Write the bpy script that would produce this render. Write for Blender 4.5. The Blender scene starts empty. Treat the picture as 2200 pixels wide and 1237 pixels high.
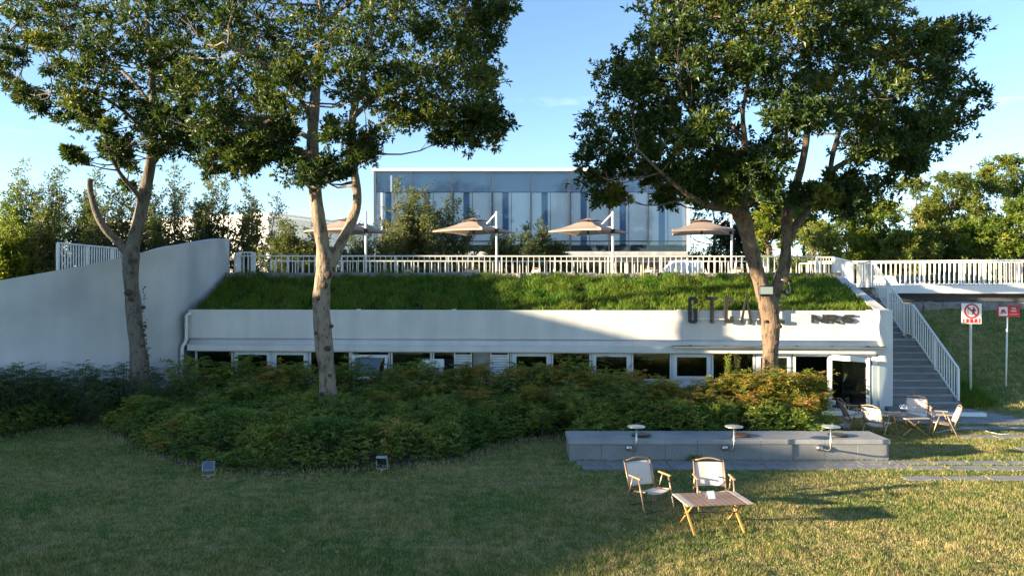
import bpy, bmesh, math, random
import numpy as np
from mathutils import Vector, Matrix

# ---------------------------------------------------------------- camera, sky, sun, exposure
S = bpy.context.scene
C = S.collection
F, CX, CY, ZC = 1550.0, 1100.0, 618.0, 3.4
cam = bpy.data.objects.new('camera', bpy.data.cameras.new('camera'))
C.objects.link(cam)
cam.location = (0, 0, ZC)
cam.rotation_euler = (math.pi / 2, 0, 0)
cam.data.lens = F / 2200 * 36
cam.data.sensor_width = 36
cam.data.clip_end = 6000
S.camera = cam
SUN_EL, SUN_AZ = math.radians(9.2), math.radians(14.5)      # azimuth: how far the light comes from the camera's side
world = bpy.data.worlds.new('World'); S.world = world; world.use_nodes = True
wn, wl = world.node_tree.nodes, world.node_tree.links
bg = wn['Background']
sky = wn.new('ShaderNodeTexSky'); sky.sky_type = 'NISHITA'; sky.sun_disc = False
sky.sun_elevation = SUN_EL
sky.sun_rotation = math.radians(270) - SUN_AZ
sky.air_density = 0.8; sky.dust_density = 0.05; sky.ozone_density = 2.3; sky.altitude = 0
# thin cirrus wisps
tc = wn.new('ShaderNodeTexCoord'); mp = wn.new('ShaderNodeMapping'); mp.inputs['Scale'].default_value = (2.2, 2.2, 11)
nz = wn.new('ShaderNodeTexNoise'); nz.inputs['Scale'].default_value = 2.4; nz.inputs['Detail'].default_value = 7; nz.inputs['Roughness'].default_value = .62
cr = wn.new('ShaderNodeValToRGB'); cr.color_ramp.elements[0].position = .60; cr.color_ramp.elements[1].position = .92
mu = wn.new('ShaderNodeMath'); mu.operation = 'MULTIPLY'; mu.inputs[1].default_value = .16
mx = wn.new('ShaderNodeMix'); mx.data_type = 'RGBA'
hs = wn.new('ShaderNodeMix'); hs.data_type = 'RGBA'; hs.blend_type = 'MULTIPLY'; hs.inputs[0].default_value = 1
hs.inputs['B'].default_value = (1.03, .975, .95, 1); wl.new(sky.outputs[0], hs.inputs['A'])
wl.new(tc.outputs['Generated'], mp.inputs[0]); wl.new(mp.outputs[0], nz.inputs[0]); wl.new(nz.outputs[0], cr.inputs[0])
wl.new(cr.outputs[0], mu.inputs[0]); wl.new(mu.outputs[0], mx.inputs[0])
wl.new(hs.outputs['Result'], mx.inputs['A']); mx.inputs['B'].default_value = (9.5, 9.8, 10.2, 1)
wl.new(mx.outputs['Result'], bg.inputs[0])
bg.inputs[1].default_value = 0.098
sun = bpy.data.objects.new('sun', bpy.data.lights.new('sun', 'SUN')); C.objects.link(sun)
sun.data.energy = 5.0; sun.data.angle = math.radians(.53); sun.data.color = (1.0, .80, .52)
sdir = Vector((math.cos(SUN_AZ) * math.cos(SUN_EL), math.sin(SUN_AZ) * math.cos(SUN_EL), -math.sin(SUN_EL)))
sun.rotation_euler = sdir.to_track_quat('-Z', 'Y').to_euler()
sun.location = (-40, -5, 30)
S.view_settings.view_transform = 'Standard'; S.view_settings.look = 'None'
S.view_settings.exposure = 2.2; S.view_settings.gamma = 1; S.view_settings.use_curve_mapping = False
S.render.engine = 'CYCLES'
S.cycles.max_bounces = 7; S.cycles.diffuse_bounces = 3; S.cycles.glossy_bounces = 3
S.cycles.transmission_bounces = 4; S.cycles.transparent_max_bounces = 8
S.cycles.use_denoising = True

# ---------------------------------------------------------------- helpers
random.seed(7)
RNG = np.random.default_rng(11)
R = math.radians
def P(px, py, Y): return Vector(((px - CX) / F * Y, Y, ZC - (py - CY) / F * Y))
def G(px, py, z=0.0):                                       # the point of height z seen at a pixel
    Y = (ZC - z) * F / (py - CY); return Vector(((px - CX) / F * Y, Y, z))
def uni(a, b): return random.uniform(a, b)

def link_nodes(m): return m.node_tree.nodes, m.node_tree.links
def M(name, col, rough=.6, metal=0, noise=None, bump=None, spec=.5, streak=None, speck=None, world_pos=False, sheen=0):
    m = bpy.data.materials.new(name); m.use_nodes = True
    n, l = link_nodes(m); b = n['Principled BSDF']
    b.inputs['Roughness'].default_value = rough; b.inputs['Metallic'].default_value = metal
    b.inputs['Specular IOR Level'].default_value = spec
    c4 = (*col, 1)
    b.inputs['Base Color'].default_value = c4
    if noise or bump or streak or speck:
        if world_pos:
            co = n.new('ShaderNodeNewGeometry').outputs['Position']
        else:
            co = n.new('ShaderNodeTexCoord').outputs['Object']
    src = None
    def tex(scale, detail=4, mapping=None):
        t = n.new('ShaderNodeTexNoise'); t.inputs['Scale'].default_value = scale; t.inputs['Detail'].default_value = detail
        if mapping:
            q = n.new('ShaderNodeMapping'); q.inputs['Scale'].default_value = mapping; l.new(co, q.inputs[0]); l.new(q.outputs[0], t.inputs[0])
        else: l.new(co, t.inputs[0])
        return t.outputs[0]
    def mult(src, fac, lo, hi, p0=.3, p1=.7):
        r = n.new('ShaderNodeValToRGB'); r.color_ramp.elements[0].position = p0; r.color_ramp.elements[1].position = p1
        r.color_ramp.elements[0].color = (*lo, 1); r.color_ramp.elements[1].color = (*hi, 1)
        l.new(fac, r.inputs[0])
        x = n.new('ShaderNodeMix'); x.data_type = 'RGBA'; x.blend_type = 'MULTIPLY'; x.inputs[0].default_value = 1
        if src is None: x.inputs['A'].default_value = c4
        else: l.new(src, x.inputs['A'])
        l.new(r.outputs[0], x.inputs['B']); return x.outputs['Result']
    if noise:
        a = noise[1]; src = mult(src, tex(noise[0], 6), (1 - a,) * 3, (1 + a * .5,) * 3)
    if streak:
        a = streak[1]; src = mult(src, tex(streak[0], 5, (1, 1, .12)), (1 - a, 1 - a, 1 - a * .9), (1, 1, 1), .35, .6)
    if speck:
        a = speck[1]; src = mult(src, tex(speck[0], 2), (1 - a,) * 3, (1 + a,) * 3, .4, .6)
    if src is not None: l.new(src, b.inputs['Base Color'])
    if bump:
        q = n.new('ShaderNodeBump'); q.inputs['Strength'].default_value = bump[1]; q.inputs['Distance'].default_value = bump[2] if len(bump) > 2 else .02
        l.new(tex(bump[0], 6), q.inputs['Height']); l.new(q.outputs[0], b.inputs['Normal'])
    return m

def leaf_mat(name, stops, transl=.35, rough=.5, spec=.35):
    m = bpy.data.materials.new(name); m.use_nodes = True
    n, l = link_nodes(m); b = n['Principled BSDF']
    at = n.new('ShaderNodeAttribute'); at.attribute_name = 'rnd'
    r = n.new('ShaderNodeValToRGB'); e = r.color_ramp.elements
    while len(e) < len(stops): e.new(.5)
    for k, (p, c) in enumerate(stops): e[k].position = p; e[k].color = (*c, 1)
    l.new(at.outputs['Fac'], r.inputs[0]); l.new(r.outputs[0], b.inputs['Base Color'])
    b.inputs['Roughness'].default_value = rough; b.inputs['Specular IOR Level'].default_value = spec
    t = n.new('ShaderNodeBsdfTranslucent')
    hv = n.new('ShaderNodeMix'); hv.data_type = 'RGBA'; hv.blend_type = 'MULTIPLY'; hv.inputs[0].default_value = 1
    hv.inputs['B'].default_value = (1.5, 1.6, .7, 1); l.new(r.outputs[0], hv.inputs['A']); l.new(hv.outputs['Result'], t.inputs[0])
    x = n.new('ShaderNodeMixShader'); x.inputs[0].default_value = transl
    l.new(b.outputs[0], x.inputs[1]); l.new(t.outputs[0], x.inputs[2]); l.new(x.outputs[0], n['Material Output'].inputs[0])
    return m

def tag(o, label=None, cat=None, group=None, kind=None):
    if label: o['label'] = label
    if cat: o['category'] = cat
    if group: o['group'] = group
    if kind: o['kind'] = kind
    return o
def thing(name, label, cat, loc=(0, 0, 0), rotz=0, group=None, kind=None):
    o = bpy.data.objects.new(name, None); C.objects.link(o); o.empty_display_size = .2
    o.location = loc; o.rotation_euler = (0, 0, rotz)
    return tag(o, label, cat, group, kind)
def put(name, mesh, parent=None, loc=(0, 0, 0), rot=(0, 0, 0), scale=(1, 1, 1)):
    o = bpy.data.objects.new(name, mesh); C.objects.link(o)
    o.parent = parent; o.location = loc; o.rotation_euler = rot; o.scale = scale
    return o
def dup(root, loc, rotz=0, label=None, group=None, scale=None):
    r = root.copy(); C.objects.link(r); r.location = loc; r.rotation_euler = (0, 0, rotz)
    if scale: r.scale = scale
    if label: r['label'] = label
    if group: r['group'] = group
    for ch in list(root.children):
        c = ch.copy(); C.objects.link(c); c.parent = r
        for g in ch.children:
            d = g.copy(); C.objects.link(d); d.parent = c
    return r

class MB:
    def __init__(s): s.v, s.f, s.sm = [], [], []
    def add(s, vs, fs, smooth=False):
        o = len(s.v); s.v += [tuple(q) for q in vs]
        for f in fs: s.f.append([i + o for i in f]); s.sm.append(smooth)
        return s
    def box(s, x0, x1, y0, y1, z0, z1, bev=0, mat=None):
        x0, x1 = min(x0, x1), max(x0, x1); y0, y1 = min(y0, y1), max(y0, y1); z0, z1 = min(z0, z1), max(z0, z1)
        vs = [(x, y, z) for z in (z0, z1) for y in (y0, y1) for x in (x0, x1)]
        fs = [(0, 2, 3, 1), (4, 5, 7, 6), (0, 1, 5, 4), (2, 6, 7, 3), (0, 4, 6, 2), (1, 3, 7, 5)]
        if bev:
            bm = bmesh.new(); bv = [bm.verts.new(q) for q in vs]
            for f in fs: bm.faces.new([bv[i] for i in f])
            bmesh.ops.bevel(bm, geom=bm.edges[:], offset=bev, segments=1, affect='EDGES')
            bm.verts.index_update()
            vs = [q.co.copy() for q in bm.verts]; fs = [[q.index for q in f.verts] for f in bm.faces]; bm.free()
        if mat: vs = [mat @ Vector(q) for q in vs]
        return s.add(vs, fs)
    def bar(s, p, q, w, h, up=(0, 0, 1), bev=0):
        p, q = Vector(p), Vector(q); d = q - p; L = d.length; d.normalize(); up = Vector(up)
        if abs(d.dot(up)) > .99: up = Vector((0, 1, 0))
        x = d.cross(up).normalized(); z = x.cross(d)
        m = Matrix((( x.x, d.x, z.x, p.x), (x.y, d.y, z.y, p.y), (x.z, d.z, z.z, p.z), (0, 0, 0, 1)))
        return s.box(-w / 2, w / 2, 0, L, -h / 2, h / 2, bev, m)
    def tube(s, pts, rad, n=8, caps=True, smooth=True, jit=0):
        pts = [Vector(p) for p in pts]
        if not hasattr(rad, '__len__'): rad = [rad] * len(pts)
        vs, fs = [], []; prev = None
        for i, p in enumerate(pts):
            a = pts[max(0, i - 1)]; b = pts[min(len(pts) - 1, i + 1)]; d = (b - a).normalized()
            if prev is None:
                ref = Vector((0, 0, 1)) if abs(d.z) < .9 else Vector((1, 0, 0)); x = d.cross(ref).normalized()
            else: x = (prev - d * prev.dot(d)).normalized()
            prev = x; y = d.cross(x)
            for k in range(n):
                t = 2 * math.pi * k / n; r = rad[i] * (1 + (uni(-jit, jit) if jit else 0))
                vs.append(p + x * (r * math.cos(t)) + y * (r * math.sin(t)))
        for i in range(len(pts) - 1):
            for k in range(n):
                k2 = (k + 1) % n; fs.append((i * n + k, i * n + k2, (i + 1) * n + k2, (i + 1) * n + k))
        s.add(vs, fs, smooth)
        if caps:
            o = len(s.v) - len(vs)
            s.f.append([o + k for k in range(n)][::-1]); s.sm.append(False)
            s.f.append([o + (len(pts) - 1) * n + k for k in range(n)]); s.sm.append(False)
        return s
    def lathe(s, prof, n=20, c=(0, 0, 0), smooth=True, mat=None):
        vs, fs = [], []
        for r, z in prof:
            for k in range(n):
                t = 2 * math.pi * k / n; vs.append(Vector((c[0] + r * math.cos(t), c[1] + r * math.sin(t), c[2] + z)))
        for i in range(len(prof) - 1):
            for k in range(n):
                k2 = (k + 1) % n; fs.append((i * n + k, i * n + k2, (i + 1) * n + k2, (i + 1) * n + k))
        fs.append(list(range(n))[::-1]); fs.append([(len(prof) - 1) * n + k for k in range(n)])
        if mat: vs = [mat @ q for q in vs]
        return s.add(vs, fs, smooth)
    def prism(s, poly, d0, d1, mat=None):                      # poly in x,z; extruded along y from d0 to d1
        n = len(poly); vs = [Vector((x, d0, z)) for x, z in poly] + [Vector((x, d1, z)) for x, z in poly]
        if mat: vs = [mat @ q for q in vs]
        fs = [list(range(n)), [n + i for i in range(n)][::-1]] + [(i, i + n, (i + 1) % n + n, (i + 1) % n) for i in range(n)]
        return s.add(vs, fs)
    def stroke(s, pts, w, d0, d1, closed=False):              # a stroke of even width along a polyline in x,z
        n = len(pts); L, Rr = [], []
        for i in range(n):
            a = Vector(pts[i - 1]) if (i or closed) else None; p = Vector(pts[i]); b = Vector(pts[(i + 1) % n]) if (i < n - 1 or closed) else None
            d1_ = (p - a).normalized() if a is not None else (b - p).normalized(); d2_ = (b - p).normalized() if b is not None else d1_
            n1 = Vector((-d1_.y, d1_.x)); n2 = Vector((-d2_.y, d2_.x)); m = (n1 + n2)
            m = m.normalized(); k = w / 2 / max(.45, m.dot(n1)); L.append(p + m * k); Rr.append(p - m * k)
        vs = [(q.x, d0, q.y) for q in L] + [(q.x, d0, q.y) for q in Rr] + [(q.x, d1, q.y) for q in L] + [(q.x, d1, q.y) for q in Rr]
        fs = []
        for i in range(n if closed else n - 1):
            j = (i + 1) % n
            fs += [(i, n + i, n + j, j), (2 * n + i, 2 * n + j, 3 * n + j, 3 * n + i), (i, j, 2 * n + j, 2 * n + i), (n + i, 3 * n + i, 3 * n + j, n + j)]
        if not closed:
            e = n - 1; fs += [(0, 2 * n, 3 * n, n), (e, n + e, 3 * n + e, 2 * n + e)]
        return s.add(vs, fs)
    def mesh(s, name, mat, off=(0, 0, 0)):
        me = bpy.data.meshes.new(name)
        me.from_pydata([(x - off[0], y - off[1], z - off[2]) for x, y, z in s.v], [], s.f)
        me.polygons.foreach_set('use_smooth', s.sm)
        if mat: me.materials.append(mat)
        bm = bmesh.new(); bm.from_mesh(me); bmesh.ops.recalc_face_normals(bm, faces=bm.faces[:]); bm.to_mesh(me); bm.free()
        me.update(); return me
    def build(s, name, mat, parent=None, world=False):
        off = parent.location if (world and parent is not None) else (0, 0, 0)
        return put(name, s.mesh(name, mat, off), parent)

def npmesh(name, V, T, mat, attr=None, smooth=False):
    V = np.ascontiguousarray(V, dtype=np.float32); T = np.ascontiguousarray(T, dtype=np.int32)
    me = bpy.data.meshes.new(name); k = T.shape[1]
    me.vertices.add(len(V)); me.vertices.foreach_set('co', V.ravel())
    me.loops.add(T.size); me.loops.foreach_set('vertex_index', T.ravel())
    me.polygons.add(len(T)); me.polygons.foreach_set('loop_start', np.arange(0, T.size, k, dtype=np.int32))
    me.polygons.foreach_set('loop_total', np.full(len(T), k, dtype=np.int32))
    me.polygons.foreach_set('use_smooth', np.full(len(T), smooth, dtype=bool))
    if attr is not None:
        a = me.attributes.new('rnd', 'FLOAT', 'POINT'); a.data.foreach_set('value', np.ascontiguousarray(attr, dtype=np.float32))
    me.materials.append(mat); me.update(calc_edges=True); me.validate(); return me

def nrm(a): return a / np.maximum(np.linalg.norm(a, axis=1, keepdims=True), 1e-6)
def leaf_arrays(B, D, Lg, Wd, rnd, upbias=.45, fold=.18, rng=RNG):
    """folded diamond leaves: base points B, directions D, lengths, widths"""
    n = len(B); D = nrm(D)
    up = np.zeros((n, 3)); up[:, 2] = upbias; up += rng.normal(0, .45, (n, 3))
    W = nrm(np.cross(D, up)); N = nrm(np.cross(W, D))
    Lg = Lg[:, None]; Wd = Wd[:, None]
    mid = B + D * Lg * .45
    V = np.stack([B, mid + W * Wd / 2 + N * Wd * fold, B + D * Lg - N * Lg * .08, mid - W * Wd / 2 + N * Wd * fold], 1).reshape(-1, 3)
    i = np.arange(n)[:, None] * 4
    T = np.concatenate([i + np.array([[0, 1, 2]]), i + np.array([[0, 2, 3]])], 1).reshape(-1, 3)
    return V, T, np.repeat(rnd, 4)
def rand_ball(n, rng=RNG):
    d = nrm(rng.normal(0, 1, (n, 3))); return d * (rng.random((n, 1)) ** (1 / 3))

def crown_leaves(lobes, leaf=.12, width=.055, sub=13, sprigs=11, lps=9, tone=(0, 1), rng=RNG, flat=.8, droop=0.0, spread=.245, tonevar=.14):
    """lobes: (centre, radius). clumps > sprigs > leaves, so that gaps and masses read"""
    Bs, Ds, Rn = [], [], []
    for c, r in lobes:
        k = max(4, int(sub)); cc = rand_ball(k, rng) * r * .95; cc[:, 2] *= flat
        lt = rng.normal(0, tonevar)
        for q in cc:
            ns = max(3, int(sprigs * rng.uniform(.6, 1.4)))
            off = rng.normal(0, 1, (ns, 3)) * r * spread * rng.uniform(.5, 1.25); off[:, 2] *= .7
            sp = np.array(c) + q + off
            sd = nrm(off * 1.2 / r + q / r * .8 + np.array([0, 0, .45 - droop]) + rng.normal(0, .35, (ns, 3)))
            B = np.repeat(sp, lps, 0); D = np.repeat(sd, lps, 0)
            D = D * .7 + nrm(rng.normal(0, 1, (len(D), 3))) * .85
            B = B + nrm(D) * leaf * .15 + np.repeat(sd, lps, 0) * rng.uniform(-.5, .5, (len(D), 1)) * leaf
            Bs.append(B); Ds.append(D)
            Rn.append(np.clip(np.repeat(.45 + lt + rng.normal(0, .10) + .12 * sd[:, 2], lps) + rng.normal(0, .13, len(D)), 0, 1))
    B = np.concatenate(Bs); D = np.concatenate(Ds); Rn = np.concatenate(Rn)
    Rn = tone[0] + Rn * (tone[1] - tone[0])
    n = len(B)
    return leaf_arrays(B, D, leaf * rng.uniform(.6, 1.25, n), width * rng.uniform(.7, 1.2, n), Rn, rng=rng)
# ---------------------------------------------------------------- materials
m_stucco = M('white_stucco', (.64, .635, .63), .85, noise=(1.1, .10), streak=(2.2, .11), bump=(60, .12, .01))
m_wall = M('weathered_white_render', (.52, .525, .53), .9, noise=(.42, .34), streak=(1.1, .13), bump=(45, .15, .012))
m_white = M('white_paint', (.78, .78, .77), .45, noise=(6, .06))
m_frame = M('window_frame_grey_white', (.62, .65, .68), .4, noise=(5, .06))
m_dark = M('black_metal', (.03, .03, .032), .5)
m_letter = M('dark_bronze_letter', (.026, .024, .021), .55)
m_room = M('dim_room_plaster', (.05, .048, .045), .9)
m_granite = M('grey_granite', (.20, .205, .21), .75, noise=(2.2, .14), speck=(170, .30), bump=(120, .15, .006))
m_granite_top = M('worn_cap_lit_tread_granite', (.28, .283, .287), .7, noise=(1.8, .2), speck=(150, .25), bump=(90, .12, .006))
m_slab = M('paving_granite', (.25, .25, .26), .85, noise=(3.5, .22), speck=(120, .22), bump=(60, .2, .01), world_pos=True)
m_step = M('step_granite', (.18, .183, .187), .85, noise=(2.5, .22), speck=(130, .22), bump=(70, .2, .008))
m_rough = M('split_face_granite', (.25, .245, .24), .9, noise=(4, .3), speck=(40, .25), bump=(14, .9, .05))
m_soil = M('dry_bed_soil', (.085, .065, .05), .95, noise=(6, .35), bump=(30, .6, .03), world_pos=True)
m_steel = M('brushed_steel', (.5, .49, .47), .32, 1.0)
m_pave = M('pale_terrace_paving', (.42, .40, .37), .85, noise=(2, .2), world_pos=True)
m_concrete = M('pale_concrete', (.5, .49, .47), .85, noise=(2, .18), streak=(3, .12))
m_under = M('dark_steel_girder', (.05, .05, .055), .7)
m_pvc = M('white_pvc_pipe', (.72, .72, .72), .4)

def glass_mat(name, tint, ior=1.5, boost=0.0, rough=0.0, refl=(1, 1, 1)):
    m = bpy.data.materials.new(name); m.use_nodes = True
    n, l = link_nodes(m); n.remove(n['Principled BSDF'])
    t = n.new('ShaderNodeBsdfTransparent'); t.inputs[0].default_value = (*tint, 1)
    g = n.new('ShaderNodeBsdfGlossy'); g.inputs['Roughness'].default_value = rough; g.inputs['Color'].default_value = (*refl, 1)
    f = n.new('ShaderNodeFresnel'); f.inputs[0].default_value = ior
    a = n.new('ShaderNodeMath'); a.operation = 'ADD'; a.use_clamp = True; a.inputs[1].default_value = boost
    x = n.new('ShaderNodeMixShader'); l.new(f.outputs[0], a.inputs[0]); l.new(a.outputs[0], x.inputs[0])
    l.new(t.outputs[0], x.inputs[1]); l.new(g.outputs[0], x.inputs[2]); l.new(x.outputs[0], n['Material Output'].inputs[0])
    return m
m_pane = glass_mat('window_glass', (.55, .6, .62), 1.5, .05)
m_coated = glass_mat('coated_facade_glass', (1.0, 1.0, 1.0), 1.22, .03, 0, (.75, .92, 1.0))

def lawn_mat(name, green, green2, straw, straw_amt=.5, blades=False):
    m = bpy.data.materials.new(name); m.use_nodes = True
    n, l = link_nodes(m); b = n['Principled BSDF']; b.inputs['Roughness'].default_value = .8; b.inputs['Specular IOR Level'].default_value = .15
    co = n.new('ShaderNodeNewGeometry').outputs['Position']
    def tx(s, d):
        t = n.new('ShaderNodeTexNoise'); t.inputs['Scale'].default_value = s; t.inputs['Detail'].default_value = d; t.inputs['Roughness'].default_value = .65
        l.new(co, t.inputs[0]); return t.outputs[0]
    def ramp(f, p0, p1):
        r = n.new('ShaderNodeMapRange'); r.inputs[1].default_value = p0; r.inputs[2].default_value = p1; l.new(f, r.inputs[0]); return r.outputs[0]
    def mix(f, a, b_):
        x = n.new('ShaderNodeMix'); x.data_type = 'RGBA'; l.new(f, x.inputs[0])
        for key, q in (('A', a), ('B', b_)):
            if isinstance(q, tuple): x.inputs[key].default_value = (*q, 1)
            else: l.new(q, x.inputs[key])
        return x.outputs['Result']
    c = mix(ramp(tx(.75, 5), .38, .62), green, green2)
    ad = n.new('ShaderNodeMath'); ad.operation = 'MULTIPLY_ADD'; ad.inputs[1].default_value = .55; l.new(tx(4.5, 6), ad.inputs[0])
    m5 = n.new('ShaderNodeMath'); m5.operation = 'MULTIPLY'; m5.inputs[1].default_value = .45; l.new(tx(.5, 6), m5.inputs[0]); l.new(m5.outputs[0], ad.inputs[2])
    st = ramp(ad.outputs[0], .58 - .18 * straw_amt, .74 - .12 * straw_amt)
    c = mix(st, c, straw)
    if blades:
        at = n.new('ShaderNodeAttribute'); at.attribute_name = 'rnd'
        hv = n.new('ShaderNodeHueSaturation'); l.new(c, hv.inputs['Color'])
        mr = n.new('ShaderNodeMapRange'); mr.inputs[3].default_value = .55; mr.inputs[4].default_value = 1.75; l.new(at.outputs['Fac'], mr.inputs[0]); l.new(mr.outputs[0], hv.inputs['Value'])
        pick = n.new('ShaderNodeMath'); pick.operation = 'GREATER_THAN'; pick.inputs[1].default_value = .80; l.new(at.outputs['Fac'], pick.inputs[0])
        pm = n.new('ShaderNodeMath'); pm.operation = 'MULTIPLY'; pm.inputs[1].default_value = .75; l.new(pick.outputs[0], pm.inputs[0])
        c = mix(pm.outputs[0], hv.outputs[0], tuple(q * 1.15 for q in straw))
        t = n.new('ShaderNodeBsdfTranslucent'); l.new(c, t.inputs[0])
        x = n.new('ShaderNodeMixShader'); x.inputs[0].default_value = .35
        l.new(b.outputs[0], x.inputs[1]); l.new(t.outputs[0], x.inputs[2]); l.new(x.outputs[0], n['Material Output'].inputs[0])
    else:
        c2 = mix(ramp(tx(28, 4), .3, .7), tuple(q * .55 for q in green), c)
        c = c2
        q = n.new('ShaderNodeBump'); q.inputs['Strength'].default_value = .9; q.inputs['Distance'].default_value = .04
        l.new(tx(45, 5), q.inputs['Height']); l.new(q.outputs[0], b.inputs['Normal'])
    l.new(c, b.inputs['Base Color'])
    return m
LG, LG2, LS = (.105, .185, .040), (.185, .215, .055), (.52, .40, .20)
m_lawn = lawn_mat('lawn_turf', LG, LG2, LS, .72)
m_blade = lawn_mat('lawn_blades', LG, LG2, LS, .72, True)
m_roofgrass = lawn_mat('tall_grass_blades', (.062, .165, .015), (.125, .19, .022), (.22, .20, .06), .12, True)
m_roofsoil = lawn_mat('roof_turf', (.02, .045, .008), (.03, .05, .01), (.06, .06, .02), .2)

# ---------------------------------------------------------------- the ground
def sheet(name, pts, mat, label=None):
    b = MB(); b.add(pts, [list(range(len(pts)))]); return tag(b.build(name, mat), kind='structure')
sheet('far_ground', [(-3000, -600, -.25), (3000, -600, -.25), (3000, 27, -.25), (-3000, 27, -.25)], m_lawn)
sheet('lawn', [(-70, -40, 0), (70, -40, 0), (70, 26, 0), (-70, 26, 0)], m_lawn)
sheet('terrace', [(-10.05, 25.0, 3.42), (12.9, 25.0, 3.42), (12.9, 27.0, 3.42), (13.4, 200, 3.42), (-40, 200, 3.42), (-9.9, 30, 3.42)], m_pave)
sheet('plateau_ground', [(12.9, 27.0, 2.62), (140, 27.0, 2.62), (500, 220, 2.62), (13.3, 220, 2.62)], m_pave)
sheet('distant_ground', [(-3000, 200, 2.4), (3000, 200, 2.4), (3000, 5000, 2.4), (-3000, 5000, 2.4)], m_lawn)

def hill_z(x, y):
    toe = 19.75 + .5 * math.exp(-(x - 12.8) * .8) + .25 * math.sin(x * .7)
    t = max(0, min(1.02, (y - toe) / (27 - toe)))
    return 2.66 * (t ** 1.05) + .04 * math.sin(x * 2.3 + y * 1.7) * min(1, t * 6) - .02
xs = [12.78 + .45 * i for i in range(100)]; ys = [19.2 + .3 * j for j in range(27)]
b = MB(); b.add([(x, y, hill_z(x, y)) for y in ys for x in xs], [(j * 100 + i, j * 100 + i + 1, (j + 1) * 100 + i + 1, (j + 1) * 100 + i) for j in range(26) for i in range(99)], True)
tag(b.build('grass_slope', m_lawn), kind='structure')

# retaining wall, curving and climbing towards the terrace
wp = [(-22, 11.5, 1.25), (-19.8, 13.1, 1.82), (-17.6, 14.6, 2.40), (-15.4, 16.1, 2.95), (-13.2, 17.6, 3.47), (-11.2, 18.95, 4.0), (-10.15, 19.75, 4.36), (-9.72, 20.4, 4.56),
      (-9.62, 21.2, 4.67), (-9.68, 22.5, 4.84), (-9.8, 24.2, 5.05), (-9.87, 25.2, 5.13)]
def catmull(p, n=6):
    out = []
    for i in range(len(p) - 1):
        a, b_, c, d = (Vector(p[max(0, i - 1)]), Vector(p[i]), Vector(p[i + 1]), Vector(p[min(len(p) - 1, i + 2)]))
        for k in range(n):
            t = k / n
            out.append(.5 * ((2 * b_) + (c - a) * t + (2 * a - 5 * b_ + 4 * c - d) * t * t + (3 * b_ - a - 3 * c + d) * t ** 3))
    return out + [Vector(p[-1])]
wc = catmull(wp); TH = .34
back = []
for i, p in enumerate(wc):
    d = wc[min(i + 1, len(wc) - 1)] - wc[max(i - 1, 0)]; d.z = 0; d.normalize(); back.append(p + Vector((-d.y, d.x, 0)) * TH)
b = MB(); n = len(wc); o = []
for p, q in zip(wc, back): o += [(p.x, p.y, -.2), (p.x, p.y, p.z), (q.x, q.y, p.z - .012), (q.x, q.y, -.2)]
fs = []
for i in range(n - 1):
    for k in range(3): fs.append((4 * i + k, 4 * i + k + 1, 4 * i + 5 + k, 4 * i + 4 + k))
fs += [(0, 3, 2, 1), (4 * n - 4, 4 * n - 3, 4 * n - 2, 4 * n - 1)]
b.add(o, fs)
w = b.build('retaining_wall', m_wall); tag(w, 'tall curved white rendered wall climbing beside the grass roof', 'wall')
b = MB(); o = []; n = 0
for i in range(0, len(wc), 3):
    q = back[i]; d = wc[min(i + 1, len(wc) - 1)] - wc[max(i - 1, 0)]; d.z = 0; d.normalize(); s = Vector((-d.y, d.x, 0))
    z0 = min(wc[i].z - .3, 3.35); a = q + s * 3; e = q + s * 60
    o += [(q.x - s.x * .1, q.y - s.y * .1, z0), (a.x, a.y, 3.2), (e.x, max(e.y, a.y), 3.1)]; n += 1
b.add(o, [(3 * i + k, 3 * i + k + 1, 3 * i + 4 + k, 3 * i + 3 + k) for i in range(n - 1) for k in range(2)])
tag(b.build('upper_ground', m_lawn), kind='structure')

# ---------------------------------------------------------------- cafe building set into the slope (local frame: u along the front, v into the building)
L0 = Vector((-9.42, 21.0, 0)); RR = Vector((10.46, 19.85, 0)); ANG = math.atan2(RR.y - L0.y, RR.x - L0.x); UL = (RR - L0).length
MW = Matrix.Translation(L0) @ Matrix.Rotation(ANG, 4, 'Z'); MI = MW.inverted()
def U(px, v=0.0):
    lo, hi = -3.0, UL + 3
    for _ in range(40):
        mid = (lo + hi) / 2; q = MW @ Vector((mid, v, 0))
        if q.x / q.y * F + CX < px: lo = mid
        else: hi = mid
    return (lo + hi) / 2
def Zf(py, px=1100, v=0.0):
    q = MW @ Vector((U(px, v), v, 0)); return ZC - (py - CY) / F * q.y
cafe = thing('cafe_building', 'low white cafe with a strip of windows under a sloping grass roof', 'building', L0, ANG)
ztop = 2.77
BR = MI @ Vector((11.3, 24.75, 3.7)); BL = MI @ Vector((-9.74, 24.9, 3.7))
b = MB(); b.box(0, UL - .36, 0, .24, 1.76, ztop); b.build('wall', m_stucco, cafe)
b = MB(); b.add([(UL - .36, -.04, -.1), (UL, -.04, -.1), (UL, .4, -.1), (UL - .36, .4, -.1), (UL - .36, -.04, ztop + .02), (UL, -.04, ztop + .02), (UL, .4, ztop + .05), (UL - .36, .4, ztop + .05)],
               [(0, 3, 2, 1), (4, 5, 6, 7), (0, 1, 5, 4), (1, 2, 6, 5), (2, 3, 7, 6), (3, 0, 4, 7)]); b.build('corner_pier', m_stucco, cafe)
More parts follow.
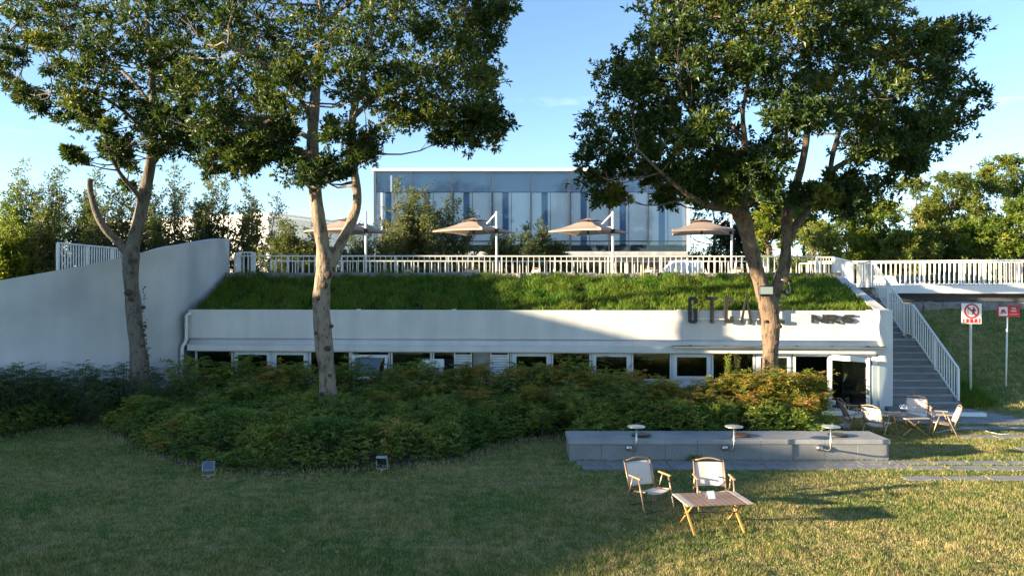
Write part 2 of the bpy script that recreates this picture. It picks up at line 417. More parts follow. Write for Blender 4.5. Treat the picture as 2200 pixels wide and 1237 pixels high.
# side wall climbing with the roof
b = MB(); z1 = ztop + .05; z2 = 3.85
b.add([(UL - .3, .402, -.1), (UL, .402, -.1), (BR.x, BR.y, -.1), (BR.x - .3, BR.y, -.1), (UL - .3, .402, z1), (UL, .402, z1), (BR.x, BR.y, z2), (BR.x - .3, BR.y, z2)],
      [(0, 3, 2, 1), (4, 5, 6, 7), (0, 1, 5, 4), (1, 2, 6, 5), (2, 3, 7, 6), (3, 0, 4, 7)]); b.build('side_wall', m_stucco, cafe)
b = MB(); b.box(.02, UL - .37, -.13, -.002, 1.585, 1.757, .012); b.build('eave', m_stucco, cafe)
b = MB(); prof = [(-.002, 1.76), (-.12, 1.76), (-.115, 1.775), (-.05, 1.80), (-.02, 1.86), (-.002, 1.95)]
nn = len(prof); b.add([(.02, y, z) for y, z in prof] + [(UL - .37, y, z) for y, z in prof], [(i, (i + 1) % nn, nn + (i + 1) % nn, nn + i) for i in range(nn)] + [list(range(nn)), list(range(nn, 2 * nn))[::-1]], True)
b.build('flared_lip', m_stucco, cafe)
# roof slab under the grass
b = MB(); rt = [(0.02, .245, 2.66), (UL - .31, .245, 2.68), (BR.x - .31, BR.y, 3.80), (BL.x + .05, BL.y, 3.82)]
b.add(rt + [(x, y, z - .35) for x, y, z in rt], [(0, 1, 2, 3), (7, 6, 5, 4), (0, 4, 5, 1), (1, 5, 6, 2), (2, 6, 7, 3), (3, 7, 4, 0)]); b.build('roof', m_roofsoil, cafe)
# interior: floor and back wall, dim
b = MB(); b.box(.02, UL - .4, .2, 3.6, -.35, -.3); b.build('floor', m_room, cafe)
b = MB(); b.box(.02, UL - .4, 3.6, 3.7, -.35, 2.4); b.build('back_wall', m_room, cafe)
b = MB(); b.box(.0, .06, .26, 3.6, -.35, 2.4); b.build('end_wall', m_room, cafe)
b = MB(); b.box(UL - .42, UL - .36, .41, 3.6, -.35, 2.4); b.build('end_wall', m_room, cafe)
# dwarf wall under the glazing
uD0, uD1 = U(1706), U(1877)
b = MB(); b.box(.02, uD0, .13, .30, -.1, .79); b.build('dwarf_wall', m_frame, cafe)
zs, zh = .80, 1.60                                            # sill and head of the window strip
def win(p0, p1, kind, lab=None):
    u0, u1 = U(p0), U(p1); w_ = thing('window', None, None); w_.parent = cafe
    f = MB(); t = .045
    f.box(u0, u1, .10, .17, zh - .05, zh); f.box(u0, u1, .10, .17, zs, zs + .04); f.box(u0, u0 + t, .10, .17, zs + .041, zh - .051); f.box(u1 - t, u1, .10, .17, zs + .041, zh - .051)
    f.build('frame', m_frame, w_)
    a0, a1, b0, b1 = u0 + t + .002, u1 - t - .002, zs + .043, zh - .053
    if kind in ('casement', 'tilted'):
        s = MB(); k = .085
        s.box(a0, a1, -.02, .03, b1 - k, b1); s.box(a0, a1, -.02, .03, b0, b0 + k); s.box(a0, a0 + k, -.02, .03, b0 + k + .001, b1 - k - .001); s.box(a1 - k, a1, -.02, .03, b0 + k + .001, b1 - k - .001)
        g = MB(); g.box(a0 + k - .01, a1 - k + .01, 0, .008, b0 + k - .01, b1 - k + .01)
        tilt = Matrix.Translation((0, .09, b1)) @ Matrix.Rotation(R(-20 if kind == 'tilted' else 0), 4, 'X') @ Matrix.Translation((0, -.0, -b1))
        drop = Matrix.Translation((0, 0, -.07)) if kind == 'tilted' else Matrix()
        for q in (s, g): q.v = [tuple(drop @ tilt @ Vector(x)) for x in q.v]
        s.build('sash', m_frame, w_); g.build('pane', m_pane, w_)
    elif kind == 'fixed':
        g = MB(); g.box(a0, a1, .13, .138, b0, b1); g.build('pane', m_pane, w_)
    elif kind == 'vents':
        c0, c1, c2, c3 = U(975), U(1013), U(1053), U(1093)
        g = MB(); g.box(a0, c0 - .002, .13, .138, b0, b1); g.build('pane', m_pane, w_)
        for q0, q1 in ((c0, c1), (c2, c3)):
            for e0 in (q0, q1 - .03):
                fr = MB(); fr.box(e0, e0 + .03, .04, .12, b0, b1); fr.build('louvre_frame', m_white, w_)
            me = None
            for k in range(9):
                z = b0 + .04 + k * (b1 - b0 - .06) / 9
                if me is None:
                    lm = MB(); lm.box(0, q1 - q0 - .062, -.04, .04, -.006, .006, 0, Matrix.Rotation(R(38), 4, 'X')); me = lm.mesh('slat', m_white)
                put('slat', me, w_, (q0 + .031, .08, z + .02))
        bk = MB(); bk.box(c1 + .002, c2 - .002, .35, .37, b0, b1); bk.build('duct_panel', m_concrete, w_)
        pp = MB(); pp.tube([(c1 + .1, .2, b0 + .28), (c1 + .3, .16, b0 + .2), (c2, .14, b0 + .1), (c2 + .3, .1, b0 + .02)], .022, 6); pp.build('duct_pipe', m_dark, w_)
    return w_
for p0, p1, k in [(416, 497, 'fixed'), (499, 581, 'casement'), (582, 660, 'casement'), (662, 751, 'fixed'), (752, 836, 'tilted'), (838, 926, 'fixed'), (928, 1098, 'vents'),
                  (1099, 1184, 'casement'), (1185, 1270, 'fixed'), (1271, 1357, 'casement'), (1358, 1444, 'fixed'), (1445, 1530, 'casement'), (1531, 1624, 'fixed'), (1626, 1704, 'casement')]:
    win(p0, p1, k)
# posts running down from the window strip
pm = MB(); pm.box(-.04, .04, .085, .128, -.1, zs - .002); pme = pm.mesh('post', m_frame)
for px in (500, 585, 661, 752, 838, 927, 1100, 1185, 1271, 1358, 1445, 1531, 1625): put('post', pme, cafe, (U(px), 0, 0))
# doorway: jamb, open leaf, sidelight
b = MB(); b.box(uD0 + .002, uD0 + .07, .08, .2, -.1, 1.58); b.box(U(1783), U(1783) + .05, .08, .2, -.1, 1.58); b.box(uD0 + .071, U(1886), .08, .2, 1.50, 1.58); b.box(U(1877), U(1888), .04, .16, -.1, 1.499); b.build('door_frame', m_white, cafe)
g = MB(); g.box(U(1783) + .052, U(1877) - .002, .12, .128, -.1, 1.498); g.build('sidelight', m_pane, cafe)
dl = thing('door', None, None, (U(1783), .06, 0), R(-48)); dl.parent = cafe
wD, hD = 1.12, 1.55
b = MB(); k = .09
b.box(0, wD, -.025, .025, hD - .13, hD); b.box(0, wD, -.025, .025, -.12, .1); b.box(0, k, -.025, .025, .101, hD - .131); b.box(wD - k, wD, -.025, .025, .101, hD - .131); b.build('door_leaf', m_white, dl)
g = MB(); g.box(k, wD - k, -.004, .004, .1, hD - .13); g.build('pane', m_pane, dl)
b = MB(); b.tube([(wD - .045, -.03, .62), (wD - .045, -.08, .62), (wD - .2, -.08, .62)], .013, 8); b.box(wD - .065, wD - .025, -.035, -.026, .5, .74); b.build('handle', m_steel, dl)
# awning cassette folded under the lip
aw = thing('awning', 'thin grey folded awning fixed above the cafe door', 'awning', MW @ Vector((U(1443), -.16, 1.78)), ANG)
b = MB(); lw = U(1896) - U(1443); b.box(0, lw, -.09, .028, -.02, .025, .008); b.build('cassette', M('awning_grey', (.11, .105, .10), .5), aw)
b = MB(); b.box(0, lw, -.11, -.092, -.04, .01, .004); b.build('front_bar', m_steel, aw)
for i in range(6):
    q = lw * (i + .5) / 6; b = MB(); b.box(q - .03, q + .03, -.10, .03, .026, .04); b.build('bracket', m_dark, aw)
# hooked fittings on the roof edge
for i, px in enumerate((770, 975, 1275, 1460, 1560, 1868)):
    b = MB(); b.box(-.06, .06, -.02, .06, 0, .025, .006); o = put('edge_clip', b.mesh('edge_clip', m_white), cafe, (U(px), .02, ztop))
# downpipe
dp = thing('downpipe', 'white bent downpipe at the left end of the cafe wall', 'drainpipe', MW @ Vector((-.02, -.06, 0)), ANG)
b = MB(); b.tube([(.12, .05, 2.62), (.06, -.02, 2.65), (.02, -.04, 2.60), (.02, -.05, 2.4), (.02, -.05, 1.92), (-.01, -.06, 1.82), (-.06, -.12, 1.72), (-.07, -.13, 1.6), (-.07, -.13, .0)], .05, 10); b.build('pipe', m_pvc, dp)
for z in (2.3, 1.35):
    b = MB(); b.lathe([(.058, -.02), (.062, 0), (.058, .02)], 12, (.02 if z > 2 else -.07, -.05 if z > 2 else -.13, z)); b.build('pipe_clip', m_pvc, dp)
# sill line of the entrance apron
o = MB(); o.box(U(1690), UL + 2.1, -.72, -.55, -.05, .10, .01); tag(o.build('kerb', m_white), kind='structure'); bpy.data.objects['kerb'].matrix_world = MW
ap = MB(); ap.box(U(1700), UL - .05, -.549, -.05, -.06, .03); q = ap.build('door_apron', m_concrete); q.matrix_world = MW; tag(q, kind='structure')

# ---------------------------------------------------------------- lettering on the front
def slot(pts, k): return pts
lett = thing('cafe_sign', 'tall thin dark letters reading GTCAFE standing over the roof edge', 'sign', MW @ Vector((U(1479, -.12), -.12, 2.42)), ANG)
H_, SW = .735, .092
def glyph(g):
    w = .25; c = .07; h = H_; s = SW / 2
    if g == 'G': return [[(w - s, h * .74), (w - s, h - c - s * .4), (w - c, h - s), (c, h - s), (s, h - c), (s, c), (c, s), (w - c, s), (w - s, c), (w - s, h * .50), (w * .52, h * .50)]]
    if g == 'C': return [[(w - s, h * .74), (w - s, h - c), (w - c, h - s), (c, h - s), (s, h - c), (s, c), (c, s), (w - c, s), (w - s, c), (w - s, h * .27)]]
    if g == 'T': return [[(-.03, h - s), (w + .03, h - s)], [(w / 2, h - SW - .001), (w / 2, 0)]]
    if g == 'A': return [[(.02 - .03, 0), (w / 2, h - .0), (w + .01, 0)]]
    if g == 'F': return [[(s, 0), (s, h)], [(SW + .001, h - s), (w, h - s)], [(SW + .001, h * .52), (w * .85, h * .52)]]
    if g == 'E': return [[(s, 0), (s, h)], [(SW + .001, h - s), (w, h - s)], [(SW + .001, h * .52), (w * .85, h * .52)], [(SW + .001, s), (w, s)]]
for g, px in zip('GTCAFE', (1479, 1520, 1556.5, 1594, 1632, 1666)):
    b = MB(); x0 = U(px, -.12) - U(1479, -.12)
    for st in glyph(g): b.stroke([(x0 + x, z) for x, z in st], SW * (.8 if g == 'A' else 1), 0, .05)
    b.build('letter', m_letter, lett)
b = MB(); b.box(0, U(1686, -.12) - U(1479, -.12), .052, .115, .10, .13); b.build('mounting_rail', m_white, lett)
lg = thing('logo_sign', 'wide dark NRS lettering fixed on the white wall near the stairs', 'sign', MW @ Vector((U(1743, -.05), -.055, 2.43)), ANG)
k = U(1836, -.07) - U(1743, -.07); h = .24; t = .085
L_ = {'N': [[(.035, 0), (.035, h)], [(.071, h - .03), (.309, .03)], [(.345, 0), (.345, h)]],
      'R': [[(.455, 0), (.455, h)], [(.491, h - .035), (.66, h - .035), (.735, h - .075), (.67, .115), (.491, .10)], [(.60, .062), (.80, .0)]],
      'S': [[(1.20, h - .035), (.97, h - .035), (.87, h - .09), (.875, .075), (.95, .035), (1.08, .035), (1.155, .075), (1.08, .125), (.93, .125)]]}
for g in 'NRS':
    b = MB()
    for q, st in enumerate(L_[g]): b.stroke([(x * k / 1.2, z) for x, z in st], .062, 0.001 * q, .035 - .001 * q)
    b.build('letter', m_letter, lg)

# ---------------------------------------------------------------- granite edging along the top of the grass roof
edge = thing('stone_edging', 'row of rough split granite blocks along the top of the grass roof', 'edging', (-9.75, 24.72, 3.4))
var = []
def rough_block(w, d, h, seed):
    rr = random.Random(seed); bm = bmesh.new(); bmesh.ops.create_cube(bm, size=1)
    for q in bm.verts: q.co.x *= w; q.co.y *= d; q.co.z *= h
    bmesh.ops.subdivide_edges(bm, edges=bm.edges[:], cuts=2, use_grid_fill=True)
    for q in bm.verts:
        a = .055 if q.co.z > 0 else .02
        q.co += Vector((rr.uniform(-.012, .012), rr.uniform(-a, a * .4), rr.uniform(-a, a * .5)))
    bm.verts.index_update(); b_ = MB(); b_.add([q.co.copy() for q in bm.verts], [[v.index for v in f.verts] for f in bm.faces]); bm.free(); return b_
for i in range(6): var.append(rough_block(.69, .36, .50, 40 + i).mesh('stone_block', m_rough))
i = 0; x = .34
while x < 21.0:
    put('stone_block', var[i % 6], edge, (x, .0 + .02 * math.sin(i * 2.1), .27 + .02 * math.sin(i * 1.3) - .0002 * x), (0, 0, math.pi if i % 4 == 1 else 0)); x += .70; i += 1
# ---------------------------------------------------------------- railings
def railing(label, pts, h, sp=.19, bw=.022, post=1.9, pw=.05, railw=.06, bottom=.09, mat=None, ends=(True, True), group=None, capw=None):
    mat = mat or m_white
    pts = [Vector(p) for p in pts]; o = pts[0].copy(); t = thing('railing', label, 'railing', o, 0, group)
    bm_ = MB(); bm_.box(-bw / 2, bw / 2, -bw / 2, bw / 2, bottom, h - .02); bme = bm_.mesh('baluster', mat)
    pm_ = MB(); pm_.box(-pw / 2, pw / 2, -pw / 2, pw / 2, -.02, h - .01); pme_ = pm_.mesh('post', mat)
    for a, b_ in zip(pts[:-1], pts[1:]):
        d = b_ - a; hl = math.hypot(d.x, d.y); ang = math.atan2(d.y, d.x)
        r = MB(); r.bar(a - o + Vector((0, 0, h)), b_ - o + Vector((0, 0, h)), railw, .05, bev=.008); r.build('top_rail', mat, t)
        r = MB(); r.bar(a - o + Vector((0, 0, bottom)), b_ - o + Vector((0, 0, bottom)), .035, .03); r.build('bottom_rail', mat, t)
        np_ = max(1, round(hl / post)) if post else 1
        for i in range(np_ + 1):
            if i == 0 and not ends[0] and a is pts[0]: continue
            if i == 0 and a is not pts[0]: continue
            put('post', pme_, t, a - o + d * (i / np_), (0, 0, ang))
        nb = max(1, int(hl / sp))
        for i in range(nb):
            f = (i + .5) / nb
            if min(abs(f - j / np_) for j in range(np_ + 1)) * hl < pw * .6: continue
            put('baluster', bme, t, a - o + d * f, (0, 0, ang))
    return t
railing('long white terrace railing directly above the rough granite blocks', [(-9.62, 25.05, 3.42), (10.75, 25.1, 3.40)], 1.09, .19, .022, 1.9, .045)
railing('second white terrace railing behind the umbrella poles and the long front railing', [(-9.3, 27.9, 3.42), (9.9, 28.2, 3.42)], 1.02, .26, .035, 2.6, .05, .09)
railing('short white railing rising beside the end of the curved wall', [(-9.85, 26.0, 3.42), (-9.33, 26.02, 3.42)], 1.26, .13, .022, None, .14)
railing('white railing receding behind the left end of the curved wall', [(-13.85, 22.0, 3.25), (-14.1, 27.0, 3.3)], 1.52, .155, .03, 1.6, .07, .08)
m_rail2 = m_white
railing('short white terrace railing corner beside the top of the stairs', [(10.55, 25.0, 3.4), (11.12, 24.96, 3.4), (12.72, 26.9, 3.3)], 1.06, .085, .022, 1.6, .06)
STX = 12.62
railing('white stair railing stepping down beside the granite stairs', [(12.86, 26.85, 3.28), (12.72, 25.45, 3.33), (STX, 23.25, 1.86), (STX + .03, 22.75, 1.84), (STX + .06, 20.5, .10)], 1.02, .115, .026, 1.3, .055, .06)

# ---------------------------------------------------------------- granite stairs
st = thing('stairs', 'granite outdoor stairs climbing between the cafe and the grass slope', 'stairs', (11.3, 20.3, 0))
def side_x(y): return 10.44 + (y - 19.9) * (11.25 - 10.44) / 4.85 - .25
def flight(y0, y1, z0, z1, n):
    for i in range(n):
        ya = y0 + (y1 - y0) * i / n; yb = y0 + (y1 - y0) * (i + 1) / n; zb = z0 + (z1 - z0) * (i + 1) / n
        b = MB(); xa = side_x(ya) - 11.3
        mid = xa + .25 + (STX - .05 - 11.3 - xa - .25) * uni(.35, .65)
        for q0, q1 in ((xa, mid - .002), (mid + .002, STX - .03 - 11.3)):
            b.box(q0, q1, ya - 20.3 + .0, yb - 20.3 + .06, zb - .26 if i else -.1, zb - .046)
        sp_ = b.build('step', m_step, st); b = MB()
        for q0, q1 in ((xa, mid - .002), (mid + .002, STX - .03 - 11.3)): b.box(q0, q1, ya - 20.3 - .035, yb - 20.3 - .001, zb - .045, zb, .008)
        b.build('tread', m_granite_top, sp_)  # paler than the riser, skylight on the tread put into the colour
flight(20.35, 22.75, .0, 1.80, 10)
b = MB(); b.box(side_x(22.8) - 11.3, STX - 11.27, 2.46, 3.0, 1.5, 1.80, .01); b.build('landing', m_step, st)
flight(23.25, 25.5, 1.80, 3.35, 9)
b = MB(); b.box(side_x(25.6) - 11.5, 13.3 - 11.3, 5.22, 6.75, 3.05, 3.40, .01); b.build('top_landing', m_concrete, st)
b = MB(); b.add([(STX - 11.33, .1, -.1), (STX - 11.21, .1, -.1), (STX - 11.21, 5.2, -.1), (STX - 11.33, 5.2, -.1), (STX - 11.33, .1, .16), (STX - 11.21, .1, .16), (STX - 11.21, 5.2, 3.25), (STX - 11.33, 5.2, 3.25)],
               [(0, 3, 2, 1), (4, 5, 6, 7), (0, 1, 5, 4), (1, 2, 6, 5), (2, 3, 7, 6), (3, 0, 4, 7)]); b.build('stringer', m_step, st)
b = MB(); b.box(-1.05, -.55, -.62, -.05, -.05, .16, .01); b.build('plinth_step', m_step, st)
b = MB(); b.box(-.75, -.35, -.34, -.04, .161, .32, .01); b.build('plinth_step', m_step, st)

# ---------------------------------------------------------------- footbridge to the right
A_, B_ = Vector((13.3, 31.6, 0)), Vector((33, 26.9, 0)); d = (B_ - A_).normalized(); nrm_ = Vector((-d.y, d.x, 0)); LB = (B_ - A_).length
br = thing('footbridge', 'white footbridge deck crossing behind the grass slope on dark girders', 'bridge', A_, math.atan2(d.y, d.x))
b = MB(); b.box(-.6, LB, 0, 2.6, 3.17, 3.53, .01); b.build('deck', m_white, br)
for y in (.55, 1.95):
    b = MB(); b.box(-.4, LB, y, y + .14, 2.84, 3.168); b.build('girder', m_under, br)
rb = MB(); rb.box(0, .05, .70, 1.94, 2.9, 3.168); rbm = rb.mesh('crossbeam', m_under)
for i in range(14): put('crossbeam', rbm, br, (i * 1.45, 0, 0))
for x in (1.2, 9.2, 16):
    b = MB(); b.lathe([(.17, 2.2), (.17, 2.838)], 14, (x, 1.3, 0)); b.build('pier', m_concrete, br)
for off, lab in ((.06, 'near white railing along the footbridge deck'), (2.5, 'far white railing along the back of the footbridge deck')):
    a = A_ + nrm_ * off + Vector((0, 0, 3.53)); e = B_ + nrm_ * off + Vector((0, 0, 3.53))
    railing(lab, [a - d * .3, e], 1.02, .19 if off < 1 else .2, .028, 2.2, .05, .075, .05)
# stone kerb along the crest of the grass slope
kb = thing('crest_wall', 'low grey stone wall along the crest of the grass slope', 'wall', (13.1, 27.05, 2.6))
for i in range(22): put('stone_block', var[i % 6], kb, (.4 + .72 * i, .02 * math.sin(i * 3.3), .0 + .015 * math.cos(i * 1.9)), (0, 0, math.pi if i % 3 == 1 else 0))

# ---------------------------------------------------------------- glass pavilion on the upper level
GY = 42.0; gx0 = (803 - CX) / F * GY; gx1 = (1477 - CX) / F * GY; gz0, gz1 = 5.30, 10.18; GD = 11
gp = thing('glass_pavilion', 'long glass box pavilion with a flat white roof edge on the upper terrace', 'building', (gx0, GY, 3.42))
W_ = gx1 - gx0; a, c = gz0 - 3.42, gz1 - 3.42
b = MB(); b.box(-.12, W_ + .06, -.10, GD, c, c + .17, .02); b.build('roof', m_white, gp)
b = MB(); b.box(0, W_ + .02, -.06, GD, a - .02, a + .22, .015); b.build('sill_band', m_concrete, gp)
b = MB(); b.box(.0, W_ - .0, .4, GD, a - .22, a - .022); b.build('floor_slab', m_concrete, gp)
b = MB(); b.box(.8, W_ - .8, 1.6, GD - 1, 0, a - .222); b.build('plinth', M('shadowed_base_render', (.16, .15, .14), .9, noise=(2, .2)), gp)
m_mull = M('dark_mullion', (.05, .055, .065), .4)
m_curt = bpy.data.materials.new('pale_roller_blind'); m_curt.use_nodes = True
n, l = link_nodes(m_curt); q = n['Principled BSDF']; q.inputs['Base Color'].default_value = (.93, .95, .95, 1); q.inputs['Roughness'].default_value = .9
tr = n.new('ShaderNodeBsdfTranslucent'); tr.inputs[0].default_value = (.8, .87, .88, 1); x = n.new('ShaderNodeMixShader'); x.inputs[0].default_value = .15
l.new(q.outputs[0], x.inputs[1]); l.new(tr.outputs[0], x.inputs[2]); l.new(x.outputs[0], n['Material Output'].inputs[0])

NP = 8; pw = W_ / NP
pan = MB(); pan.box(.03, pw - .03, -.012, .0, a + .222, c - .002); pme = pan.mesh('glass_panel', m_coated)
mul = MB(); mul.box(-.028, .028, -.05, .06, a + .222, c - .002); mme = mul.mesh('mullion', m_mull)
for i in range(NP): put('glass_panel', pme, gp, (i * pw, 0, 0))
for i in range(NP): put('mullion', mme, gp, (i * pw + .03 * (i == 0), 0, 0))
b = MB(); b.box(W_ - .03, W_ + .14, -.08, .14, a + .222, c - .002); b.build('corner_post', m_white, gp)
b = MB(); b.box(.03, W_ - .04, .075, .11, a + .80, a + .85); b.build('inner_rail', m_mull, gp)
bl1 = MB(); bl1.box(0, pw * .55, .15, .17, a + .62, c - 1.22); bl1m = bl1.mesh('blind', m_curt)
bl2 = MB(); bl2.box(0, pw * .24, .18, .20, a + .62, c - 1.22); bl2m = bl2.mesh('blind', m_curt)
for i in range(NP):
    put('blind', bl1m, gp, (i * pw + pw * .44, 0, 0)); put('blind', bl2m, gp, (i * pw + pw * .04, 0, 0))
thin = MB(); thin.box(-.01, .01, .12, .14, a + .3, c - 1.2); tme = thin.mesh('blind_guide', m_mull)
for i in range(NP): put('blind_guide', tme, gp, (i * pw + pw * .51, 0, 0))
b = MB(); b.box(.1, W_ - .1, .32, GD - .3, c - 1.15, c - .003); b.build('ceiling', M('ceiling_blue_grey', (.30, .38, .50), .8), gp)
b = MB(); b.box(.1, W_ - .1, .9, 1.0, a + .23, c - 1.16); b.build('sky_reflection_backing', M('painted_sky_reflection_blue', (.33, .52, .80), .5), gp)  # blue of the reflected sky, put into a sheet added behind the blinds
b = MB(); b.box(W_ - .02, W_ - .005, .15, GD - .2, a + .222, c - .003); b.build('side_glass', m_coated, gp)
b = MB(); b.box(.005, .06, .1, GD - .2, a + .222, c - .003); b.build('side_wall', m_white, gp)  # unseen end, made opaque to keep low sun off the inside
b = MB(); b.box(.1, W_ - .1, .42, .6, a + .222, a + .58); b.build('inner_plinth', M('dark_inner_plinth', (.04, .055, .065), .6), gp)
# a few dark seats inside, seen through the lower glass
for i, px in enumerate((1335, 1368, 1440)):
    x = (px - CX) / F * (GY + 1.1) - gx0
    b = MB(); b.box(x - .4, x + .4, .9, 1.6, a + .3, a + .75, .05); b.box(x - .4, x + .4, 1.45, 1.6, a + .75, a + 1.15, .05); b.build('indoor_seat', M('dark_seat', (.05, .05, .055), .7), gp)

# white hall behind the left trees
Cn = Vector((-16.9, 50, 3.4)); dl_ = Vector((-14.7, 7, 0)).normalized(); angw = math.atan2(-dl_.y, -dl_.x)
wh = thing('white_hall', 'plain white hall building standing behind the trees on the left', 'building', Cn, angw)
b = MB(); b.box(-17, 0, 0, 14, -.1, 5.1); b.build('wall', M('white_cladding', (.8, .8, .78), .6, noise=(.4, .06)), wh)
b = MB(); b.box(-17.1, .06, -.06, 14.06, 5.1, 5.26, .01); b.build('roof_edge', M('grey_metal_edge', (.42, .45, .46), .5), wh)
b = MB(); b.box(-.001, .012, .3, 14, 0, 5.0); b.build('side_cladding', M('pale_green_grey_cladding', (.45, .50, .48), .6, noise=(.5, .08)), wh)
for y in (2.2, 4.4, 6.6, 8.8):
    b = MB(); b.box(.0125, .03, y - .02, y + .02, 0, 5.0); b.build('cladding_joint', M('joint_grey', (.3, .33, .33), .6), wh)
# unseen block added left of view; its top edge shades lawn and cafe
f0 = Vector((-45.5, -5.2, 0)); f1 = Vector((-20.4, 20.7, 0)); dv = (f1 - f0); sw = thing('shade_caster_block', 'unseen white block added at the left to shade the lawn and cafe wall', 'building', f0, math.atan2(dv.y, dv.x))
b = MB(); b.box(0, dv.length, 0, 7, -.1, 7.2); b.build('wall', m_stucco, sw)
b = MB(); b.box(-.1, dv.length + .1, -.1, 7.1, 7.2, 7.4); b.build('roof', m_concrete, sw)
for i in range(8):
    b = MB(); b.box(1.5 + i * 4, 3.9 + i * 4, -.03, -.002, 4.2, 6.2); b.build('window', m_frame, sw)
# pale far block glimpsed between the right hand trees
fb = thing('far_block', 'pale distant building glimpsed above the footbridge railing between trees', 'building', P(1925, 600, 95).xy.to_3d() + Vector((0, 0, 2.5)))
b = MB(); b.box(-2.2, 2.2, 0, 5, 0, 5.3); b.build('wall', m_white, fb)
b = MB(); b.box(-1.3, 1.3, .5, 4, 5.3, 7.0); b.build('stair_tower', m_white, fb)
wm = MB(); wm.box(-.5, .5, -.02, .05, 0, 1.1); wme = wm.mesh('window', m_pane)
for i in range(3):
    for j in range(2): put('window', wme, fb, (-1.4 + 1.4 * i, 0, 1.2 + 1.9 * j))
# ---------------------------------------------------------------- umbrellas on the terrace
m_canvas = bpy.data.materials.new('beige_canvas'); m_canvas.use_nodes = True
n, l = link_nodes(m_canvas); q = n['Principled BSDF']; q.inputs['Base Color'].default_value = (.31, .245, .21, 1); q.inputs['Roughness'].default_value = .85
tr = n.new('ShaderNodeBsdfTranslucent'); tr.inputs[0].default_value = (.5, .38, .3, 1); x = n.new('ShaderNodeMixShader'); x.inputs[0].default_value = .12
l.new(q.outputs[0], x.inputs[1]); l.new(tr.outputs[0], x.inputs[2]); l.new(x.outputs[0], n['Material Output'].inputs[0])
def canopy(Rr, z0, z1, top, sag=.05, rot=0, th=.012):
    """square pyramid canopy with sagging hems; corners at 0, 90, 180, 270 degrees"""
    b = MB(); N = 8; ring = []
    cor = [Vector((Rr * math.cos(R(90 * i) + rot), Rr * math.sin(R(90 * i) + rot), z0)) for i in range(4)]
    base = []
    for i in range(4):
        for j in range(N):
            t = j / N; p = cor[i].lerp(cor[(i + 1) % 4], t); s = math.sin(math.pi * t); p.z += .03 * s; p.x *= 1 - sag * s; p.y *= 1 - sag * s; base.append(p)
    V = []; rows = 5; n_ = len(base)
    for r_ in range(rows + 1):
        f = r_ / rows
        for p in base:
            q = Vector((p.x * (1 - f) + p.x * top * f, p.y * (1 - f) + p.y * top * f, p.z + (z1 - z0) * (f - .10 * math.sin(math.pi * f)))); V.append(q)
    fs = [(r_ * n_ + k, r_ * n_ + (k + 1) % n_, (r_ + 1) * n_ + (k + 1) % n_, (r_ + 1) * n_ + k) for r_ in range(rows) for k in range(n_)]
    fs.append([rows * n_ + k for k in range(n_)]); b.add(V, fs)
    return b, cor, base
um = thing('umbrella', 'x', 'umbrella', (0, 0, 3.42))
zR, zA = 2.10, 2.42
b, cor, base = canopy(1.56, zR, zA, .30); b.build('canopy', m_canvas, um)
hem = MB(); nb_ = len(base)
hem.add([tuple(p) for p in base] + [(p.x, p.y, p.z - .06) for p in base], [(k, (k + 1) % nb_, nb_ + (k + 1) % nb_, nb_ + k) for k in range(nb_)]); hem.build('hem', m_canvas, um)
b, c2, b2 = canopy(.60, zA + .06, zA + .165, .08); b.build('vent_canopy', m_canvas, um)
for i in range(4):
    b = MB(); b.bar(cor[i] * .97 + Vector((0, 0, .005 + .03 * zR)), Vector((cor[i].x * .05, cor[i].y * .05, zA - .02)), .025, .03); b.build('rib', m_white, um)
    m = (cor[i] + cor[(i + 1) % 4]) / 2; b = MB(); b.bar(Vector((m.x * .94, m.y * .94, zR + .02)), Vector((m.x * .05, m.y * .05, zA - .02)), .02, .025); b.build('rib', m_white, um)
    b = MB(); b.bar(Vector((cor[i].x * .5, cor[i].y * .5, zR + .17)), Vector((0, 0, zR + .02)), .018, .02); b.build('strut', m_white, um)
b = MB(); b.lathe([(.03, zR - .10), (.05, zR - .06), (.05, zR + .08), (.03, zR + .5)], 10); b.build('hub', m_dark, um)
px_, py_ = .68, -.85
b = MB(); b.tube([(px_, py_, .05), (px_, py_, 2.78)], .042, 10); b.build('pole', m_white, um)
b = MB(); b.tube([(px_, py_, 2.74), (px_ * .55, py_ * .55, 2.33)], .026, 8); b.build('stay', m_white, um)
b = MB(); b.tube([(px_, py_, zR + .1), (px_ * .45, py_ * .45, zR + .17), (0, 0, zR + .04)], .026, 8); b.build('arm', m_white, um)
b = MB(); b.box(px_ - .07, px_ + .07, py_ - .08, py_ + .08, 1.98, 2.14, .02); b.build('crank_box', m_dark, um)
b = MB(); b.box(px_ - .42, px_ + .42, py_ - .42, py_ + .42, 0, .07, .015); b.build('base', M('grey_base_slab', (.3, .3, .3), .8), um)
uu = [(745, 486, 'leftmost beige cantilever umbrella, behind the forked tree trunk'), (1018, 493, 'beige cantilever umbrella left of the middle, beside the green shrubs'),
      (1265, 494, 'beige cantilever umbrella right of the middle, in front of the glass'), (1512, 492, 'sunlit beige cantilever umbrella near the right corner of the glass pavilion')]
for i, (px, py, lab) in enumerate(uu):
    p = P(px, py, 27.0)
    if i == 0: um.location = (p.x, 27.0, 3.42); um.rotation_euler.z = R(13); um['label'] = lab; um['group'] = 'cantilever umbrellas on the terrace'
    else: dup(um, (p.x, 27.0 + .1 * i, 3.42), R((13, 14, 11, 32)[i]), lab)

